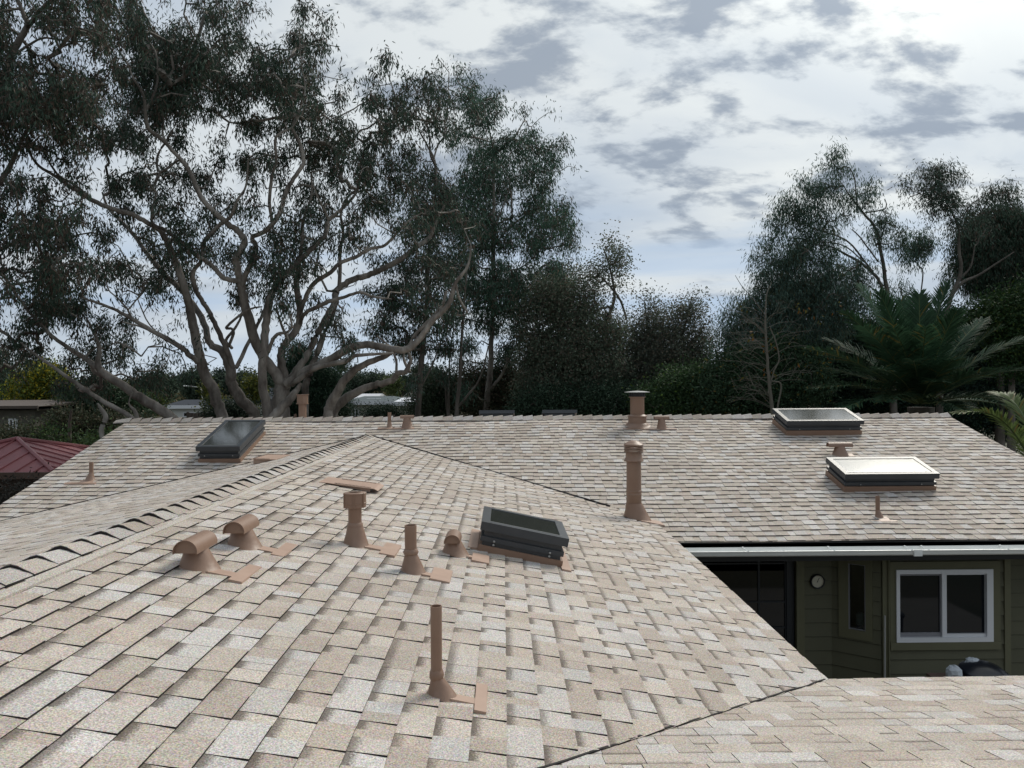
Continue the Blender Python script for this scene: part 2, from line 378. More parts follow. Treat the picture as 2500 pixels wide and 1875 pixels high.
slab(mb,[(XL+.02,YE+.03,ZE2+.008),(XRT-.02,YE+.03,ZE2+.008),(XRT-.02,YR,ZRR),(XL+.02,YR,ZRR)],.10)
slab(mb,[(XL+.02,YR,ZRR),(XRT-.02,YR,ZRR),(XRT-.02,YB-.03,ZE2+.008),(XL+.02,YB-.03,ZE2+.008)],.10)
mb.build('roof_deck',M_DARKT,far_roof)
# barge boards on the rakes
for X in (XL+.04,XRT-.07):
    for (ya,za,yb,zb) in ((YE,ZE2,YR,ZRR),(YR,ZRR,YB,ZE2)):
        mb=MB(); mb.hull([(X,ya,za-.20),(X+.03,ya,za-.20),(X+.03,yb,zb-.20),(X,yb,zb-.20)],[(X,ya,za-.02),(X+.03,ya,za-.02),(X+.03,yb,zb-.02),(X,yb,zb-.02)]); mb.build('barge_board',M_DARKT,far_roof)
# ridge caps
def ridge_cap(name, A, B, sa, sb, parent, step=.205, half=.13, seed=1, length=.30, lift=.019, sunk=.006):
    """A is the end whose caps lie lowest (start); caps step from A to B, each overlapping the last; sa, sb = slope fall on either side"""
    rnd=random.Random(seed); A=np.array(A,float); B=np.array(B,float); T=B-A; Ln=np.linalg.norm(T); T/=Ln
    Sd=unit(np.cross(T,(0,0,1))); mb=MB(); n=int(Ln/step)
    for k in range(n):
        a=A+T*(k*step); c=PAL[rnd.randrange(len(PAL))]; f=rnd.uniform(.74,.90); c=tuple(x*f for x in c)
        t0=lift+rnd.uniform(-.003,.004); t1=sunk
        prof=[(-half,-half*sa),(-half*.5,-half*.5*sa+.002),(-.03,-.03*sa*.6),(0,.004),(.03,-.03*sb*.6),(half*.5,-half*.5*sb+.002),(half,-half*sb)]
        j=rnd.uniform(-.006,.006)
        def pt(s,prof_i,top,t): 
            w,z=prof[prof_i]; w=w*(1+ (0.03 if t==t0 else 0))+j
            e_=(.30,.75,1,1,1,.75,.30)[prof_i]; return a+T*s+Sd*w+np.array([0,0,z+(t*e_ if t>0 else t)-(0 if top else .0055)])
        s0=0; s1=length
        for i in range(len(prof)-1):
            top=[pt(s0,i,True,t0),pt(s0,i+1,True,t0),pt(s1,i+1,True,t1),pt(s1,i,True,t1)]
            nn=np.cross(top[1]-top[0],top[2]-top[0])
            if nn[2]<0: top=top[::-1]
            mb.poly(top,c,0,[(0,.3)]*4)
            bt=[pt(s0,i,False,t0),pt(s0,i+1,False,t0),pt(s1,i+1,False,t1-.02),pt(s1,i,False,t1-.02)]
            mb.poly(bt,(1,1,1),1)
            a1,a2=pt(s0,i,True,t0),pt(s0,i+1,True,t0); b1,b2=pt(s0,i,False,t0)-[0,0,.004],pt(s0,i+1,False,t0)-[0,0,.004]; m1,m2=(a1*.6+b1*.4),(a2*.6+b2*.4)
            mb.poly([a1,m1,m2,a2],tuple(x*.5 for x in c),0,[(0,.3)]*4); mb.poly([m1,b1,b2,m2],(1,1,1),1)
            g1,g2=b1+T*.012-[0,0,.03],b2+T*.012-[0,0,.03]; mb.poly([b1,g1,g2,b2],(1,1,1),1)
        for i in (0,len(prof)-1):
            mb.poly([pt(s0,i,True,t0),pt(s1,i,True,t1),pt(s1,i,False,t1-.02),pt(s0,i,False,t0)],c,1 if i else 0,[(0,.3)]*4)
    return mb.build(name,[M_SH,M_EDGE],parent)
ridge_cap('ridge_cap',(XRT,YR,ZRR+.012),(XL-.12,YR,ZRR+.012),S2,S2,far_roof,step=.187,half=.125,seed=4,lift=.050)

# --- near wing: right slope, left slope, and the low slope at the lower right
APX=np.array([XR, YE+(ZR-ZE2)/S2, ZR])
FE=np.array([XE, YE+(ZE-ZE2)/S2, ZE]); CE=np.array([XE,Y3,ZE])
YW=Y3-(ZR-ZE)/S3                       # where the low wing's ridge meets the main ridge
mb=MB()
U1=np.array([0,1,0.]); D1=unit((1,0,-S1)); k1=math.sqrt(1+S1*S1)
def uv1(p): return (p[1],(p[0]-XR)*k1)
clip1=[uv1((XR,YW)),uv1(CE+np.array([.012,0,0])),uv1(FE+np.array([.012,.15,0])),uv1(APX)]
shingles(mb,(XR,0,ZR),U1,D1,clip1,8,YW-.3,APX[1]+.2,(XE-XR)*k1,expo=(XE-XR)*k1/31.0,thick=.0105,thin=.0045,sagf=lambda u,v:.004*math.sin(u*1.3+v)+.003*math.sin(v*2.9))
XW=-6.7
k0=math.sqrt(1+S0*S0); D0=unit((-1,0,-S0))
zW=z0(XW); FL=np.array([XW,YE+(zW-ZE2)/S2,zW])
def uv0(p): return (p[1],(XR-p[0])*k0)
clip0=[uv0((XR,-3.2)),uv0(APX),uv0(FL),uv0((XW,-3.2))]
shingles(mb,(XR,0,ZR),U1,D0,clip0,9,-3.4,APX[1]+.3,(XR-XW)*k0,expo=(XR-XW)*k0/31.0,thick=.006,thin=.0035)
D3=unit((0,1,-S3)); k3=math.sqrt(1+S3*S3); XS=7.5
def uv3(p): return (p[0],(p[1]-YW)*k3)
clip3=[uv3((XR,YW)),uv3((XS,YW)),uv3((XS,Y3+DY3*(XS-XE)*.6)),uv3((XE,Y3+.01))]
shingles(mb,(0,YW,ZR),(1,0,0),D3,clip3,10,XR,XS,(Y3+.6-YW)*k3,thick=.0045,thin=.0025)
near_roof=mb.build('roof',[M_SH,M_EDGE],house); tag(near_roof,'near gable wing roof of tan shingles with a low wing at lower right')
mb=MB()
slab(mb,[(XR,YW,ZR),tuple(CE-[.03,.02,-.006]),tuple(FE-[.03,0,-.006]),tuple(APX)],.09)
slab(mb,[(XR,-3.2,ZR),(XR,APX[1],ZR),tuple(FL),(XW,-3.2,zW)],.09)
def z3(Y): return ZE-S3*(Y-Y3)
slab(mb,[(XR,YW,ZR),(XS-.03,YW,ZR),(XS-.03,Y3+DY3*(XS-XE)*.6-.03,z3(Y3+DY3*(XS-XE)*.6-.03)),(XE-.02,Y3-.03,ZE)],.09)
slab(mb,[(XR,-3.2,z3(2*YW+3.2)+0),(XS,-3.2,z3(2*YW+3.2)),(XS,YW,ZR),(XR,YW,ZR)],.09)
mb.build('roof_deck',M_DARKT,near_roof)
mb=MB()                              # back of the low wing, plain shingles
shingles(mb,(0,YW,ZR),(1,0,0),unit((0,-1,-S3)),[(XR,0),(XS,0),(XS,3.5),(XR,3.5)],12,XR,XS,3.5,thick=.0045,thin=.0025)
mb.build('back_slope',[M_SH,M_EDGE],near_roof)
ridge_cap('ridge_cap',(XR,.4,ZR+.010),(XR,APX[1]+.02,ZR+.004),S0,S1,near_roof,step=.208,half=.11,seed=9,lift=.032)
mb=MB()                              # starter strip beside the caps, and the dark cut edges along the valleys
mb.hull([(XR+.135,.4,z1(XR+.135)+.004),(XR+.185,.4,z1(XR+.185)+.004),(XR+.185,APX[1]-.25,z1(XR+.185)+.004),(XR+.135,APX[1]-.2,z1(XR+.135)+.004)],
        [(XR+.135,.4,z1(XR+.135)+.014),(XR+.185,.4,z1(XR+.185)+.014),(XR+.185,APX[1]-.25,z1(XR+.185)+.014),(XR+.135,APX[1]-.2,z1(XR+.135)+.014)],col=(.48,.43,.37))
mb.build('ridge_strip',M_SH,near_roof)
mb=MB()
def edgestrip(a,b,w=.012,h=.010,seed=2):
    rnd=random.Random(seed); a=np.array(a,float); b=np.array(b,float); n=int(np.linalg.norm(b-a)/.12); t=unit(b-a); s=np.cross(t,[0,0,1])
    pts=[a+(b-a)*i/n+s*rnd.uniform(-.006,.006) for i in range(n+1)]
    for p,q in zip(pts,pts[1:]):
        e=rnd.uniform(0,.003)
        mb.hull([p-s*w-[0,0,.03],p+s*w-[0,0,.03],q+s*w-[0,0,.03],q-s*w-[0,0,.03]],[p-s*w+[0,0,h+e],p+s*w+[0,0,h+e],q+s*w+[0,0,h+e],q-s*w+[0,0,h+e]])
edgestrip(APX+[0,.0,0],APX+(FE-APX)*.885+[0,0,.004],h=.018,w=.011)
edgestrip(APX,FL,h=.014,w=.010)
edgestrip(CE-[.02,.02,-.004],np.array([XR,YW,ZR]),h=.009,w=.0055)
mb.build('valley_edge',M_EDGE,near_roof)

# --- vents, pipes, stacks
def frame_on(n, along):                # matrix with z up, x along the slope fall, for placing vertical things
    return None
def plateP1(mb,c,x0,x1,y0,y1,h=.017):
    q=lambda x,y,hh:(c[0]+x,c[1]+y,z1(c[0]+x)+hh)
    mb.hull([q(x0,y0,0),q(x1,y0,0),q(x1,y1,0),q(x0,y1,0)],[q(x0,y0,h),q(x1,y0,h),q(x1,y1,h),q(x0,y1,h)])
def plateR1(mb,c,x0,x1,y0,y1,h=.018):
    q=lambda x,y,hh:(c[0]+x,c[1]+y,z2(c[1]+y)+hh)
    mb.hull([q(x0,y0,0),q(x1,y0,0),q(x1,y1,0),q(x0,y1,0)],[q(x0,y0,h),q(x1,y0,h),q(x1,y1,h),q(x0,y1,h)])
def skirt(mb,c,rb,rt,h,slope_fn,sx=1.0,lean=0,n=28):
    """cone flashing: foot follows the roof, neck is level. sx stretches the foot down the slope"""
    prof=[]
    for s,r in ((0,rb*1.07),(0.03,rb),(.5,rb*.47+rt*.53),(.88,rt*1.10),(1,rt*1.03)):
        ring=[]
        for i in range(n):
            a=2*math.pi*i/n; x=r*math.cos(a)*(1+(sx[0]-1)*(1-s)); y=r*math.sin(a)*(1+(sx[1]-1)*(1-s))
            x+=lean[0]*(1-s) if lean else 0; y+=lean[1]*(1-s) if lean else 0
            zf=slope_fn(c[0]+x,c[1]+y)+.006; zt=c[2]+h
            ring.append((c[0]+x,c[1]+y,zf*(1-s)+zt*s))
        prof.append(ring)
    for a,b in zip(prof,prof[1:]):
        for i in range(n):
            j=(i+1)%n; mb.poly([a[i],a[j],b[j],b[i]])
    mb.poly(prof[-1])
P1f=lambda x,y:z1(x); R1f=lambda x,y:z2(y)
def pipe(c,r,h,coneh,rb,fn,label,sx=(1.2,1.2),lean=(.02,0),plates=(),platefn=plateP1,rough_collar=True,name='vent_pipe'):
    mb=MB(); M=Matrix.Translation(Vector(c)); zt=h
    n=26
    mb.lathe([(r,-.05),(r,zt*.5),(r*1.01,zt*.8),(r*1.02,zt-.004),(r*1.0,zt),(r*.86,zt),(r*.84,zt-.06)],n,M,cap=False)
    mb.poly([tuple(M@Vector((r*.84*math.cos(2*math.pi*i/n),r*.84*math.sin(2*math.pi*i/n),zt-.06))) for i in range(n)],mi=1)
    o=mb.build(name,[M_BROWN,M_BLACK],house,smooth=True,origin=tuple(c)); tag(o,label)
    mb=MB(); skirt(mb,c,rb,r,coneh,fn,sx,lean)
    if rough_collar:                                   # lumpy sealant bead
        rnd=random.Random(int(c[0]*100)); rg=[]
        for (rr,zz) in ((1.02,-.018),(1.22,-.008),(1.26,.006),(1.12,.02),(1.0,.026)):
            rg.append([(c[0]+r*(rr+rnd.uniform(-.05,.10)*(rr>1.05))*math.cos(2*math.pi*i/20),c[1]+r*(rr+rnd.uniform(-.05,.10)*(rr>1.05))*math.sin(2*math.pi*i/20),c[2]+coneh+zz+rnd.uniform(-.004,.004)) for i in range(20)])
        for a,b in zip(rg,rg[1:]):
            for i in range(20): j=(i+1)%20; mb.poly([a[i],a[j],b[j],b[i]])
    mb.build('cone_flashing',M_BROWN,o,smooth=True)
    if plates:
        mb=MB()
        for i,p in enumerate(plates): platefn(mb,c,*p,h=.017+.002*i)
        mb.build('flashing_plate',M_FLASH,o)
    return o
def hood(c,rb,neck,coneh,rh,ln,fn,axis,label,plates=(),platefn=plateP1,sx=(1.05,1.05),lean=(.025,0)):
    """cone base with a half round hood; axis = direction of the hood barrel"""
    ax=Vector(axis).normalized(); sd_=Vector((-ax.y,ax.x,0)); c=Vector(c); n=20
    mb=MB(); top=c+Vector((0,0,coneh))
    def pt(s,a,r): return tuple(top+ax*s+sd_*(r*math.cos(a))+Vector((0,0,r*math.sin(a)*.95)))
    A=[math.pi*(i/n)*1.12-math.pi*.06 for i in range(n+1)]
    for r,rev in ((rh,0),(rh-.004,1)):
        for i in range(n):
            q=[pt(-ln/2,A[i],r),pt(ln/2,A[i],r),pt(ln/2,A[i+1],r),pt(-ln/2,A[i+1],r)]
            mb.poly(q if not rev else q[::-1])
    for s in (-ln/2,ln/2):
        for i in range(n): mb.poly([pt(s,A[i],rh),pt(s,A[i+1],rh),pt(s,A[i+1],rh-.004),pt(s,A[i],rh-.004)])
        for i in (0,n): mb.poly([pt(-ln/2,A[i],rh),pt(ln/2,A[i],rh),pt(ln/2,A[i],rh-.004),pt(-ln/2,A[i],rh-.004)])
    # inner end plates, set back inside the barrel
    for s in (-ln/2+.02,ln/2-.02):
        mb.poly([pt(s,a,rh-.0045) for a in A])
    mb.poly([pt(-ln/2+.02,A[0],rh-.005),pt(ln/2-.02,A[0],rh-.005),pt(ln/2-.02,A[-1],rh-.005),pt(-ln/2+.02,A[-1],rh-.005)])
    o=mb.build('vent_hood',M_BROWN,house,smooth=True,origin=tuple(c)); tag(o,label)
    mb=MB(); skirt(mb,tuple(c),rb,neck,coneh,fn,sx,lean); mb.build('cone_flashing',M_BROWN,o,smooth=True)
    if plates:
        mb=MB()
        for i,p in enumerate(plates): platefn(mb,c,*p,h=.017+.002*i)
        mb.build('flashing_plate',M_FLASH,o)
    return o

c=onP1(478,1385); hood(c,.105,.060,.118,.068,.30,P1f,(.0,1,0),'half-round vent hood nearest the left edge of the near roof',plates=((.05,.30,-.085,.0),(.235,.31,-.15,.20)))
c=onP1(590,1333); hood(c,.105,.060,.118,.068,.30,P1f,(0,1,0),'half-round vent hood just behind the leftmost one on the near roof',plates=((.05,.29,-.05,.045),(.22,.30,-.11,.24)))
c=onP1(1106,1352); hood(c,.10,.056,.11,.062,.24,P1f,(0,1,0),'half-round vent hood beside the near skylight',plates=((.05,.24,-.06,.0),(.15,.28,-.15,.10)))
c=onP1(1066,1698); pipe(c,.0245,.385,.085,.058,P1f,'slim brown vent pipe standing nearest the camera, bottom centre',sx=(1.15,1.0),lean=(.028,0),plates=((.04,.20,-.045,.015),(.165,.215,-.11,.18)))
c=onP1(1003,1396); pipe(c,.040,.315,.13,.085,P1f,'thick open brown pipe in the middle of the near roof',sx=(1.0,1.0),lean=(.02,0),plates=((.06,.22,-.06,.01),(.14,.27,-.13,.18)))
# oval capped flue
c=onP1(867,1330)
mb=MB(); M=Matrix.Translation(Vector(c)); mb.lathe([(.048,.10),(.048,.29),(.05,.30)],24,M)
o=mb.build('flue_pipe',M_BROWN,house,smooth=True,origin=tuple(c)); tag(o,'short brown flue with an oval slotted cap on the near roof')
mb=MB(); skirt(mb,c,.092,.052,.15,P1f,(1,1),(.01,0)); mb.lathe([(.052,.135),(.058,.14),(.056,.155),(.049,.165)],20,M,cap=False); mb.build('cone_flashing',M_BROWN,o,smooth=True)
mb=MB(); A=Matrix.Translation(Vector(c))@Matrix.Rotation(R(25),4,'Z')
mb.lathe([(.055,.27),(.082,.275),(.082,.30),(.085,.302),(.085,.308),(.082,.31),(.082,.37),(.085,.372),(.085,.378),(.080,.382),(.045,.384),(.043,.36)],30,A,sx=1.0,sy=.82,cap=False)
for a in range(0,360,60):
    B=A@Matrix.Rotation(R(a+10),4,'Z'); rr=.082*(math.cos(R(a+10))**2+(.82*math.sin(R(a+10)))**2)**.5
    mb.box((rr-.003,-.004,.275),(rr+.006,.004,.38),B)
mb.poly([tuple(A@Vector((.043*math.cos(2*math.pi*i/30),.043*.82*math.sin(2*math.pi*i/30),.362))) for i in range(30)],mi=1)
mb.build('flue_cap',[M_BROWN,M_BLACK],o,smooth=True)
mb=MB(); plateP1(mb,c,.06,.27,-.06,.04); plateP1(mb,c,.20,.31,-.16,.20,h=.019); mb.build('flashing_plate',M_FLASH,o)
# tall stack at the valley
c=onP1(1548,1265)
M=Matrix.Translation(Vector(c)); mb=MB()
mb.lathe([(.098,.0),(.098,.30),(.101,.305),(.101,.315),(.098,.32),(.098,.345),(.101,.35),(.101,.36),(.096,.365),(.094,.74),(.094,.80)],32,M)
o=mb.build('tall_flue',M_BROWN,house,smooth=True,origin=tuple(c)); tag(o,'tall round brown flue with ribbed domed cap at the valley')
mb=MB(); skirt(mb,c,.165,.10,.20,P1f,(1.1,1.0),(.05,0)); mb.build('cone_flashing',M_BROWN,o,smooth=True)
mb=MB(); mb.lathe([(.094,.735),(.124,.74),(.127,.75),(.108,.785),(.104,.82),(.104,.855)],32,M,cap=False)
mb.lathe([(.10,.845),(.098,.862)],32,M)
for i in range(4):
    z=.865+i*.022; mb.lathe([(.108,z),(.124,z-.003),(.127,z+.004),(.121,z+.012),(.108,z+.014)],32,M,cap=False)
mb.lathe([(.11,.945),(.129,.95),(.129,.956),(.112,.972),(.10,.975),(.075,.995),(.04,1.008),(.001,1.012)],32,M,cap=False)
mb.build('flue_cap',M_BROWN,o,smooth=True)
mb=MB(); plateP1(mb,c,.06,.36,-.20,.08); mb.build('flashing_plate',M_FLASH,o)
# low slot vents (dormer style louvres)
def slotvent(c,fn,dirx,label,w=.40,l=.50,h=.085):
    mb=MB(); s=dirx
    def q(x,y,zz): X=c[0]+s*x; Y=c[1]+y; return (X,Y,fn(X,Y)+zz)
    nseg=6
    for y in (-w/2,w/2):
        pts=[q(-l*.4,y,.008),q(l*.42,y,.008),q(l*.42,y,h)]; mb.poly(pts)
    mb.poly([q(l*.42,-w/2,.008),q(l*.42,w/2,.008),q(l*.42,w/2,h),q(l*.42,-w/2,h)],mi=1)
    mb.hull([q(-l*.5,-w/2-.03,.006),q(l*.5,-w/2-.03,h*.93),q(l*.5,w/2+.03,h*.93),q(-l*.5,w/2+.03,.006)],[q(-l*.5,-w/2-.03,.012),q(l*.5,-w/2-.03,h*.93+.007),q(l*.5,w/2+.03,h*.93+.007),q(-l*.5,w/2+.03,.012)])
    mb.hull([q(l*.5,-w/2-.03,h*.93),q(l*.57,-w/2-.03,h*.93-.012),q(l*.57,w/2+.03,h*.93-.012),q(l*.5,w/2+.03,h*.93)],[q(l*.5,-w/2-.03,h*.93+.006),q(l*.57,-w/2-.03,h*.93-.006),q(l*.57,w/2+.03,h*.93-.006),q(l*.5,w/2+.03,h*.93+.006)])
    o=mb.build('slot_vent',[M_FLASH,M_BLACK],house,origin=tuple(c)); tag(o,label)
    for y in (-w/2+.0,w/2-.01):
        mb=MB()
        for i in range(26):
            x=-l*.22+i*l*.66/26; hh=.012+(x+l*.5)/l*(h*.93-.006)
            mb.hull([q(x,y-.012,hh),q(x+l*.012,y-.012,hh),q(x+l*.012,y+.012,hh),q(x,y+.012,hh)],[q(x,y-.012,hh+.006),q(x+l*.012,y-.012,hh+.006),q(x+l*.012,y+.012,hh+.006),q(x,y+.012,hh+.006)])
        mb.build('louvre_slots',M_BEAM,o)
c=onP1(856,1186); slotvent(c,P1f,1,'low flat slot vent high on the near roof, behind the oval flue',w=.36,l=.56,h=.052)
c=onP0(662,1124); slotvent((c[0],c[1],z0(c[0])),lambda x,y:z0(x),-1,'low slot vent on the left slope beside the far skylight',w=.7,l=.36,h=.10)

# far-roof fittings
def r1(px,py): return onR1(px,py)
TP=((-.15,.17,-.13,-.095),(-.05,.07,-.12,.0))
c=r1(2143,1262); pipe(c,.028,.28,.09,.055,R1f,'thin brown pipe below the right-hand skylights',sx=(1,1.1),lean=(.01,-.03),plates=((-.16,.18,-.17,-.135),(-.04,.10,-.16,-.03)),platefn=plateR1,rough_collar=False)
c=r1(223,1172); pipe(c,.030,.27,.12,.07,R1f,'thin brown pipe alone near the left edge of the far roof',sx=(1,1.1),lean=(-.01,-.03),plates=((-.32,.14,-.17,-.125),(-.12,.06,-.16,-.05)),platefn=plateR1,rough_collar=False)
c=r1(951,1043); pipe(c,.032,.27,.10,.05,R1f,'thin brown pipe just left of a small hood by the ridge',sx=(1,1.1),lean=(0,-.03),plates=((-.20,.10,-.12,-.06),),platefn=plateR1,rough_collar=False)
c=r1(994,1043); hood(c,.095,.06,.17,.052,.245,R1f,(1,0,0),'small vent hood by the ridge, beside a thin pipe left of centre',plates=((-.25,.14,-.12,-.06),),platefn=plateR1,lean=(0,-.03))
c=r1(1615,1045); hood(c,.085,.055,.17,.055,.27,R1f,(1,0,0),'small vent hood by the ridge, right of the round chimney',plates=((-.22,.26,-.10,-.06),),platefn=plateR1,lean=(0,-.03))
c=r1(2050,1110); hood(c,.12,.07,.14,.065,.39,R1f,(1,0,0),'wide vent hood between the two right-hand skylights',plates=((-.10,.20,-.12,-.0),),platefn=plateR1,lean=(0,-.03))
# round chimney flue with rain cap
c=r1(1556,1038); M=Matrix.Translation(Vector(c)); mb=MB()
mb.lathe([(.128,0),(.128,.50),(.13,.505),(.155,.51),(.155,.522),(.125,.525)],32,M)
o=mb.build('chimney',M_BROWN,house,smooth=True,origin=tuple(c)); tag(o,'stout round brown chimney flue with a flat rain cap at the ridge')
mb=MB(); mb.lathe([(.165,-.05),(.165,.15),(.175,.155),(.178,.165),(.165,.18),(.128,.20)],32,M,cap=False); skirt(mb,c,.21,.166,.04,R1f,(1.05,1.1),(0,-.03))
plateR1(mb,c,-.29,.36,-.26,-.18); mb.build('storm_collar',M_BROWN,o,smooth=True)
mb=MB(); mb.lathe([(.145,.522),(.145,.60)],32,M)
for i in range(16):
    a=2*math.pi*i/16; mb.box((-.004,.146,.522),(.004,.150,.605),M@Matrix.Rotation(a,4,'Z'))
mb.build('cap_screen',M_BLACK,o,smooth=True)
mb=MB(); mb.lathe([(.235,.600),(.235,.606),(.12,.622),(.001,.630)],32,M,cap=False); mb.lathe([(.001,.601),(.235,.600)],32,M,cap=False); mb.build('rain_cap',M_POLE,o,smooth=True)
# square-headed flue behind the ridge
c=P(739,1060,15.6); c[2]=2*0+ZRR-S2*(15.6-YR)
M=Matrix.Translation(Vector(c)); mb=MB(); mb.lathe([(.078,-.05),(.078,.55)],24,M)
hh=P(739,985,15.6)[2]-c[2]; ht=P(739,963,15.6)[2]-c[2]
mb=MB(); mb.lathe([(.078,-.05),(.078,hh)],24,M); o=mb.build('chimney',M_BROWN,house,smooth=True,origin=tuple(c)); tag(o,'brown flue with a boxy cap rising behind the far ridge at left')
mb=MB(); mb.lathe([(.11,hh),(.11,ht-.01)],8,M@Matrix.Rotation(R(22.5),4,'Z')); mb.lathe([(.13,hh-.012),(.13,hh)],8,M); mb.lathe([(.135,ht-.01),(.135,ht)],8,M); mb.build('flue_cap',M_BROWN,o)
c=P(721,1030,15.6); mb=MB(); M=Matrix.Translation(Vector((c[0],c[1],ZRR-S2*(15.6-YR)))); mb.lathe([(.028,0),(.028,P(721,1011,15.6)[2]-(ZRR-S2*(15.6-YR)))],14,M); o=mb.build('vent_pipe',M_BEAM,house,smooth=True); tag(o,'short brown pipe stub behind the far ridge')

# --- skylights. Local frame: a = along one side, b = up/down the slope, n = normal
def skylight(O,A,B,wa,wb,h,label,curb=.09,reverse=False):
    """O: lower corner on the roof, A: unit along lower edge, B: unit up the slope"""
    A=Vector(A).normalized(); B=Vector(B).normalized(); Nn=A.cross(B)
    if Nn.z<0: Nn=-Nn
    M=Matrix(((A.x,B.x,Nn.x,O[0]),(A.y,B.y,Nn.y,O[1]),(A.z,B.z,Nn.z,O[2]),(0,0,0,1)))
    if M.to_3x3().determinant()<0: pass
    mb=MB(); t=.0
    mb.box((.025,.025,curb-.01),(wa-.025,wb-.025,h*.40),M); mb.box((.005,.005,h*.36),(wa-.005,wb-.005,h*.52),M)
    mb.box((.03,.03,h*.52),(wa-.03,wb-.03,h*.74),M)
    # sash: outer ring around the glass
    r=.058; z0_,z1_=h*.72,h
    mb.box((-.012,-.012,z0_),(wa+.012,r,z1_),M); mb.box((-.012,wb-r,z0_),(wa+.012,wb+.012,z1_),M)
    mb.box((-.012,r,z0_),(r,wb-r,z1_),M); mb.box((wa-r,r,z0_),(wa+.012,wb-r,z1_),M)
    o=mb.build('skylight',M_DGREY,house,bevel=.006); tag(o,label)
    mb=MB(); mb.box((r-.008,r-.008,h-.03),(wa-r+.008,wb-r+.008,h-.006),M); mb.build('pane',M_SKYG,o)
    mb=MB()
    for (a,b) in (((r-.012,r-.012),(wa-r+.012,r-.006)),): mb.box((a[0],a[1],h-.004),(b[0],b[1],h+.004),M)
    mb.build('pane_gasket',M_POLE,o)
    mb=MB(); mb.box((.0,.0,-.03),(wa,wb,curb),M); mb.build('curb_flashing',M_BROWN,o)
    def screw(T_): mb=MB(); mb.lathe([(.009,0),(.009,.006),(.004,.009)],10,M@T_); mb.build('screw_head',M_POLE,o,smooth=True)
    for x in (.17,.83):
        if abs(A.y)<.5: screw(Matrix.Translation((wa*x,-.005,h*.42))@Matrix.Rotation(R(90),4,'X'))
    if abs(A.z)>.05:
        for x in (.17,.83): screw(Matrix.Translation((wa*x,-.005,h*.30))@Matrix.Rotation(R(90),4,'X'))
    return o,M
BU=(0,1,S2)
O=r1(484,1129); sky1,_=skylight(O,(1,0,0),BU,(r1(587,1129)[0]-O[0]),1.36,.27,'dark-glazed skylight on the left part of the far roof',curb=.055)
O=r1(2060,1202); sky2,_=skylight(O,(1,0,0),BU,1.335,.66,.285,'bright reflecting skylight lower of the two at right',curb=.085)
O=r1(1919,1063); sky3,_=skylight(O,(1,0,0),BU,1.335,.72,.27,'bright reflecting skylight at the ridge, upper of the two at right',curb=.085)
# near one: its long side faces the camera and runs down the slope
O=onP1(1165,1345); o,M=skylight(O,D1,(0,1,0),.70,.76,.245,'dark skylight on the near roof with streaked glass',curb=.055)
c=O
for a_ in ((-.075,-.0,.03,.80),(.68,.755,-.10,.80)): mb=MB(); plateP1(mb,c,*a_); mb.build('side_flashing',M_FLASH,o)
for (xa,xb) in ((1171,1255),(1326,1408)):
    ya=14.75; za=ZRR-S2*(ya-YR); X0=P(xa,1012,ya)[0]; X1=P(xb,1012,ya)[0]
    A_=(1,0,0); o,_=skylight((X0,ya,za-.0),(1,0,0),(0,1,-S2),X1-X0,1.2,.235,'skylight on the hidden back slope, its dark rim peeking over the ridge, '+('left' if xa<1200 else 'right')+' one of two')

# --- gutter along the far roof
mb=MB(); gy=9.455; gz=P(2200,1343,9.395)[2]; X0=1.2; X1=XRT
prof=[(.060,.024),(.066,.024),(.066,-.0),(.062,-.060),(.045,-.072),(-.03,-.072),(-.048,-.060),(-.056,-.045),(-.060,-.022),(-.072,-.010),(-.074,.0),(-.066,.003),(-.062,-.006),(-.052,-.024),(-.048,-.045),(-.042,-.056),(-.028,-.064),(.043,-.064),(.054,-.056),(.058,0)]
for i in range(len(prof)):
    a=prof[i]; b=prof[(i+1)%len(prof)]
    mb.poly([(X0,gy+a[0],gz+a[1]),(X1,gy+a[0],gz+a[1]),(X1,gy+b[0],gz+b[1]),(X0,gy+b[0],gz+b[1])])
gut=mb.build('gutter',M_WHITEM,house,smooth=True); tag(gut,'white metal gutter under the far roof edge')
for px in (1816,2025,2213,2254,2447):
    X=P(px,1335,gy)[0]; mb=MB()
    mb.tube([(X,gy+.06,gz+.012),(X,gy+.04,gz+.022),(X+.015,gy-.0,gz+.004),(X+.03,gy-.05,gz-.002),(X+.035,gy-.07,gz+.003)],[.010,.009,.007,.007,.010],6)
    mb.lathe([(.012,0),(.012,.012),(.006,.016)],10,Matrix.Translation((X,gy+.045,gz+.018)))
    mb.build('gutter_bracket',M_WHITEM,gut,smooth=True)
mb=MB(); X=P(2234,1335,gy)[0]; mb.box((X-.05,gy-.0785,gz-.074),(X+.05,gy-.05,gz+.004)); mb.build('gutter_joint',M_WHITEM,gut,bevel=.003)
mb=MB(); mb.box((XL+.1,YE+.03,ZE2-.26),(XRT-.08,YE+.06,ZE2-.01)); mb.box((XL+.1,YE-.012,ZE2-.024),(XRT-.08,YE+.05,ZE2-.010))
mb.build('fascia',M_BLACK,house)
mb=MB(); mb.box((XL+.1,YE+.06,ZE2-.22),(XRT-.08,10.9,ZE2-.19)); mb.build('soffit',M_DARKT,house)

